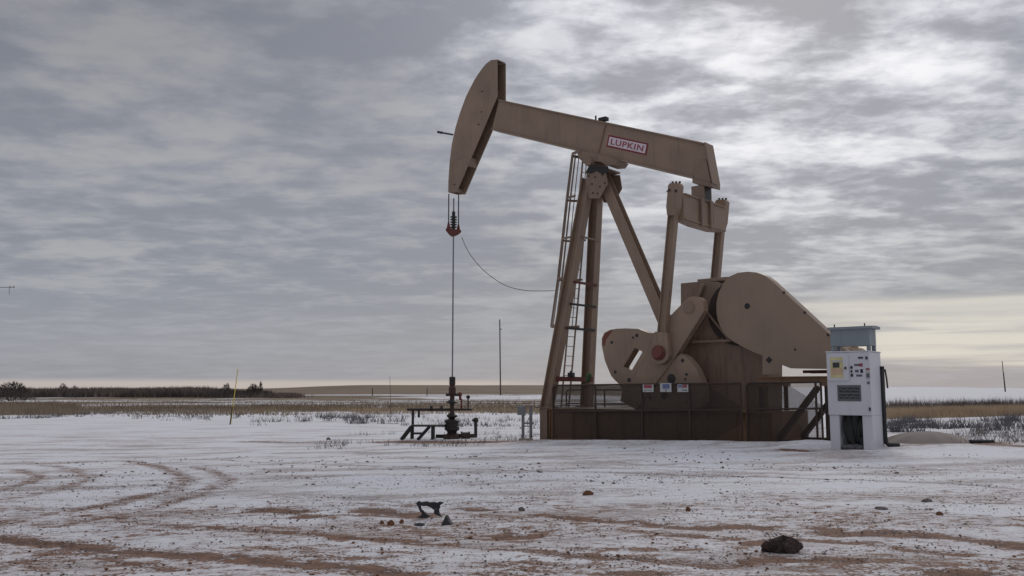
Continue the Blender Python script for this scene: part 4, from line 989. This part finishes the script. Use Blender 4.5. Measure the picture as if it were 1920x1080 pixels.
# grey weeds poking through the snow at the edge of the pad
scatter_band('weeds', M['weedgrey'], 445, 760, 50, 66, 420, 0.40, 0.035, k=9, spread=0.16, dens=(3, 2, 0.53), lean=0.6)
scatter_band('weeds', M['weedgrey'], 760, 1030, 44, 80, 330, 0.26, 0.03, k=8, spread=0.16, dens=(3, 2, 0.52), lean=0.5)
scatter_band('weeds', M['weedgrey'], -40, 400, 58, 90, 650, 0.28, 0.035, k=8, spread=0.18, dens=(5, 2, 0.53), lean=0.5)
scatter_band('weeds', M['weedgrey'], 1660, 1960, 30, 42, 260, 0.34, 0.028, k=24, spread=0.16, dens=(2.2, 1.5, 0.51), lean=0.6)
scatter_band('dark_weeds', M['twig_dark'], 1660, 1960, 78, 98, 420, 0.80, 0.05, k=12, spread=0.35, dens=(6, 5, 0.47), lean=0.35)
scatter_band('dark_weeds', M['twig'], 1660, 1960, 80, 110, 150, 1.1, 0.03, k=10, spread=0.4, lean=0.25)
scatter_band('dry_grass', M['straw'], 1655, 1965, 48, 74, 2600, 0.40, 0.035, k=7, spread=0.25, lean=0.4, dens=(9, 5, 0.42))
scatter_band('dry_grass', M['strawdark'], -60, 1030, 82, 150, 2600, 0.40, 0.06, k=8, spread=0.6, lean=0.5, dens=(22, 8, 0.50))
scatter_band('dry_grass', M['strawdark'], -60, 150, 70, 120, 900, 0.55, 0.06, k=8, spread=0.5, lean=0.5)
scatter_band('dry_grass', M['straw'], 440, 1030, 72, 96, 900, 0.38, 0.05, k=8, spread=0.5, lean=0.45, dens=(9, 6, 0.48))
scatter_band('weeds', M['weed'], 600, 1030, 27, 40, 170, 0.16, 0.02, k=10, spread=0.18, lean=0.7, dens=(2, 2, 0.52))
scatter_band('weeds', M['weed'], 1780, 1960, 23, 30, 150, 0.16, 0.014, k=10, spread=0.15, lean=0.7)
# distant brush line on the left
def brush(px0, px1, D0, D1, n, h, name='brush', mat='twig', k=26, dens=None):
    return scatter_band(name, M[mat], px0, px1, D0, D1, n, h, 0.28, k=k, spread=1.3, lean=0.28, dens=dens)
brush(-60, 400, 215, 330, 1300, 2.0, dens=(40, 30, 0.36)); brush(-60, 440, 210, 300, 1000, 1.7, mat='twig_dark', dens=(30, 20, 0.42))
brush(400, 500, 205, 300, 260, 1.3, mat='twig_dark', dens=(14, 12, 0.42)); brush(440, 560, 205, 330, 220, 0.8, dens=(10, 10, 0.45))
scatter_band('dry_grass', M['strawdark'], -60, 1030, 70, 330, 4200, 0.34, 0.07, k=6, spread=0.9, lean=0.5, dens=(12, 10, 0.46))
def bush(name, label, cat, px, py, wpx, hpx, mat, group=None, n=420):
    g = G(px, py); k = g.y/F; o = empty(name, g); tag(o, label, cat, group); W, H = wpx*k/2, hpx*k
    mb = MB()
    for i in range(5): a = random.random()*6.28; mb.cyl((0.1*W*math.cos(a), 0.1*W*math.sin(a), -0.2), (0.5*W*math.cos(a), 0.4*W*math.sin(a), H*0.6), 0.03*H, 0.01*H, n=6)
    mb.build('trunk', M['twig_dark'], o)
    tr = []
    for i in range(n):
        a = random.random()*2*math.pi; rr = random.random()**0.6; zz = random.random()**0.8
        c = Vector((W*rr*math.cos(a)*(1-0.35*zz), W*rr*math.sin(a)*(1-0.35*zz), H*zz*math.sqrt(max(0.05, 1-(rr*0.85)**2))))
        d = (c-Vector((0,0,H*0.1))).normalized()+Vector((random.gauss(0,.4), random.gauss(0,.4), random.gauss(0.3,.4))); d.normalize(); l = H*(0.08+0.14*random.random())
        s_ = d.cross(Vector((random.random(), random.random(), random.random()))).normalized()*l*0.16
        tr.append([c-s_, c+s_, c+d*l])
    cr = tri_mesh('crown', np.array([[list(q) for q in t] for t in tr]), M[mat]); cr.parent = o
bush('bush', 'large bare dark bush at the left edge of the field', 'bush', 22, 752, 78, 34, 'twig_dark', n=1500)
bush('bush', 'small rounded pale-brown bush peeking over the brush line, left part', 'bush', 117, 744, 22, 24, 'twig', n=500)
bush('bush', 'tiny dark bush just right of the pale rounded one on the skyline', 'bush', 139, 742, 14, 19, 'twig_dark', n=350)
bush('bush', 'low brown bush on the skyline left of the yellow post', 'bush', 424, 742, 22, 22, 'twig', n=500)
bush('bush', 'dark dense bush right of the yellow post', 'bush', 474, 744, 30, 23, 'twig_dark', n=800)
bush('small_tree', 'small upright bare tree on the skyline right of the dark bush', 'tree', 488, 742, 10, 25, 'twig', n=300)

# ------------------------------------------------------------------ stones, clods and litter
def stones(name, mat, n, D0, D1, r0, r1, dens=None, px=(-60, 1980)):
    ico = np.array([(1,0,0),(-1,0,0),(0,1,0),(0,-1,0),(0,0,1),(0,0,-1),(.6,.6,.5),(-.6,.6,.5),(.6,-.6,.5),(-.6,-.6,.5)], float)
    tri = np.array([(0,6,4),(6,2,4),(2,7,4),(7,1,4),(1,9,4),(9,3,4),(3,8,4),(8,0,4),(0,2,6),(2,1,7),(1,3,9),(3,0,8),(2,0,5),(1,2,5),(3,1,5),(0,3,5)])
    D = D0+(D1-D0)*rng.random(n)**0.9; p = px[0]+(px[1]-px[0])*rng.random(n); X = (p-960)/F*D; Y = D
    if dens: kp = fbm(X/dens[0]+50, Y/dens[1]+20, 3) > dens[2]; X, Y = X[kp], Y[kp]
    n = len(X); r = r0*(r1/r0)**(rng.random(n)**2.2); Z = terrain(X, Y)+r*0.10
    sc_ = np.stack([r*(0.7+0.7*rng.random(n)), r*(0.7+0.7*rng.random(n)), r*(0.45+0.3*rng.random(n))], -1)
    v = ico[None]*sc_[:, None]*(0.75+0.5*rng.random((n, 10, 1)))+np.stack([X, Y, Z], -1)[:, None]
    o = tri_mesh(name, v[:, tri].reshape(-1, 3, 3), mat); tag(o, kind='stuff'); return o
stones('gravel', M['stone'], 26000, 5, 16, 0.0025, 0.013, (1.2, 0.8, 0.47)); stones('gravel', M['stone'], 2600, 13, 24, 0.008, 0.035, (2, 1.5, 0.52))
stones('clay_crumbs', M['clay'], 4500, 5, 17, 0.004, 0.018, (1.4, 0.9, 0.46))
def lump(name, label, cat, px, py, w, d, h, mat, group=None, seed=1, rough=0.35, n=26):
    g = G(px, py); rr = random.Random(seed); me = MB(); k = n//2
    ph = [rr.random()*6.28 for _ in range(6)]
    vs = []
    for i in range(k+1):
        for j in range(n):
            th, a = math.pi*i/k, 2*math.pi*j/n; q = 1+rough*(0.4*math.sin(3*a+ph[0]+2*th)+0.3*math.sin(5*a+ph[1])*math.sin(4*th+ph[2])+0.25*math.sin(9*a+ph[3]+5*th)+0.25*(rr.random()-0.5))
            vs.append((w/2*math.sin(th)*math.cos(a)*q, d/2*math.sin(th)*math.sin(a)*q, h*(0.22+0.66*math.cos(th)*q)))
    me.add(vs, [(i*n+j, (i+1)*n+j, (i+1)*n+(j+1)%n, i*n+(j+1)%n) for i in range(k) for j in range(n)])
    o = me.build(name, mat, None, smooth=False); o.location = g; tag(o, label, cat, group); return o
dk = lump('dark_clod', 'large dark matted clod lying on the brown soil patch, lower right', 'clod', 1468, 1032, 0.31, 0.20, 0.12, M['hide'], seed=3)
tr = []
for i in range(160):
    a = random.random()*6.28; z_ = random.random()*0.13+0.02; c = Vector((0.15*math.cos(a), 0.10*math.sin(a), z_*0.8)); d = Vector((math.cos(a), math.sin(a), random.random()*1.1)).normalized()*(0.015+0.022*random.random())
    s_ = Vector((-d.y, d.x, 0)).normalized()*0.006; tr.append([c-s_, c+s_, c+d])
tf = tri_mesh('fibres', np.array([[list(q) for q in t] for t in tr]), M['hide']); tf.parent = dk; tag(tf, kind='stuff')
# torn rubber strip bent into a loop
g = G(800, 972); rb = MB(); kk = g.y/F
def rp_(px, py, dy=0): q = PD(px, py, g.y+dy); return q-Vector(g)
def ring_piece(pts, d0, d1):
    q = [rp_(640+x/3, 840+y/3, d0) for x, y in pts]; rb.prism(q, (0, d1, 0))
ring_piece([(418,314),(428,302),(438,300),(452,306),(480,301),(500,307),(522,304),(540,309),(553,302),(578,308),(553,324),(556,336),(550,346),(535,342),(520,349),(500,334),(478,326),(462,328),(448,322),(434,326)], -0.02, 0.05)
ring_piece([(548,344),(552,368),(568,390),(556,386),(540,380),(528,374),(520,366),(522,348)], -0.015, 0.045)
ring_piece([(420,313),(447,323),(448,336),(452,347),(462,354),(468,362),(455,369),(444,358),(436,345),(430,330)], -0.025, 0.04)
ring_piece([(455,367),(468,361),(480,372),(505,383),(490,388),(485,396),(450,394),(420,391),(436,385),(447,381)], -0.04, 0.06)
o = rb.build('rubber_scrap', M['rubber'], None, bevel=0.003); o.location = g; tag(o, 'black torn rubber strip bent into an open loop, on the snow', 'scrap')
g = G(836, 985); mb = MB(); kk = g.y/F
mb.prism([(-9*kk,0,0),(11*kk,0.02,0.0),(4*kk,0.03,8*kk),(-1*kk,0.03,17*kk),(-4*kk,0.02,10*kk)], (0.02,0.05,0)); o = mb.build('rubber_shard', M['rubber']); o.location = g; tag(o, 'small pointed black shard standing beside the rubber loop', 'scrap')
lump('flat_clod', 'small flat black lump just left of the pointed shard', 'clod', 788, 985, 0.09, 0.07, 0.025, M['rubber'], seed=9)
clods = [(1102,928,0.17,0.10,0.075,'clay','orange clay clod alone on clean snow below the fence'),
         (733,984,0.09,0.07,0.06,'clay','rust-brown clay lump left of the rubber loop, the largest of three'),
         (716,983,0.055,0.05,0.045,'clay','rust-brown clay lump, leftmost of three beside the rubber loop'),
         (753,980,0.055,0.05,0.045,'clay','rust-brown clay lump, nearest the rubber loop of three'),
         (1762,966,0.09,0.06,0.05,'clay','orange clay lump on the clean snow at lower right'),
         (616,825,0.20,0.14,0.13,'stone','dark stone on the snow left of the step frame'),
         (1290,957,0.07,0.05,0.05,'clay','small orange clay lump in the middle distance of the snow'),
         (1652,955,0.16,0.10,0.04,'stone','flat dark stone on the snow below the white cabinet'),
         (1738,940,0.15,0.09,0.04,'stone','flat dark stone pair below the grey gravel mound'),
         (978,957,0.09,0.07,0.05,'stone','dark stone on the snow right of the rubber loop')]
for i, (px, py, w, d, h, m_, lb_) in enumerate(clods): w, d, h = w*0.8, d*0.8, h*0.8; lump('clay_clod' if m_ == 'clay' else 'stone', lb_, 'clod' if m_ == 'clay' else 'stone', px, py, w, d, h, M[m_], seed=20+i)
# low gravel mound to the right of the cabinet
g = G(1768, 832); k = g.y/F; me = MB(); n = 64; rings = 14; vs = []
for i in range(rings+1):
    t = i/rings
    for j in range(n):
        a = 2*math.pi*j/n; q = 1+0.10*math.sin(2*a+1)+0.05*math.sin(5*a)+0.03*math.sin(11*a)
        x_ = 84*k*t*math.cos(a)*q; y_ = 1.0*t*math.sin(a)*q; z_ = 22*k*(1-t**2.2)*(1+0.06*math.sin(7*a)*t)+random.uniform(-1,1)*0.006-0.04
        vs.append((x_, y_, z_))
me.add(vs, [(i*n+j, (i+1)*n+j, (i+1)*n+(j+1)%n, i*n+(j+1)%n) for i in range(rings) for j in range(n)])
o = me.build('gravel_mound', M['gravelmound'], None, smooth=True); o.location = (g.x, g.y+0.9, g.z); tag(o, 'low grey-brown gravel mound to the right of the white cabinet', 'mound')
g = G(1845, 830); mb = MB(); mb.cyl((-0.35,0,0.03), (0.30,0.1,0.02), 0.05, n=10); o = mb.build('pipe_stub', M['black']); o.location = g; tag(o, 'short black pipe lying at the right end of the gravel mound', 'pipe')
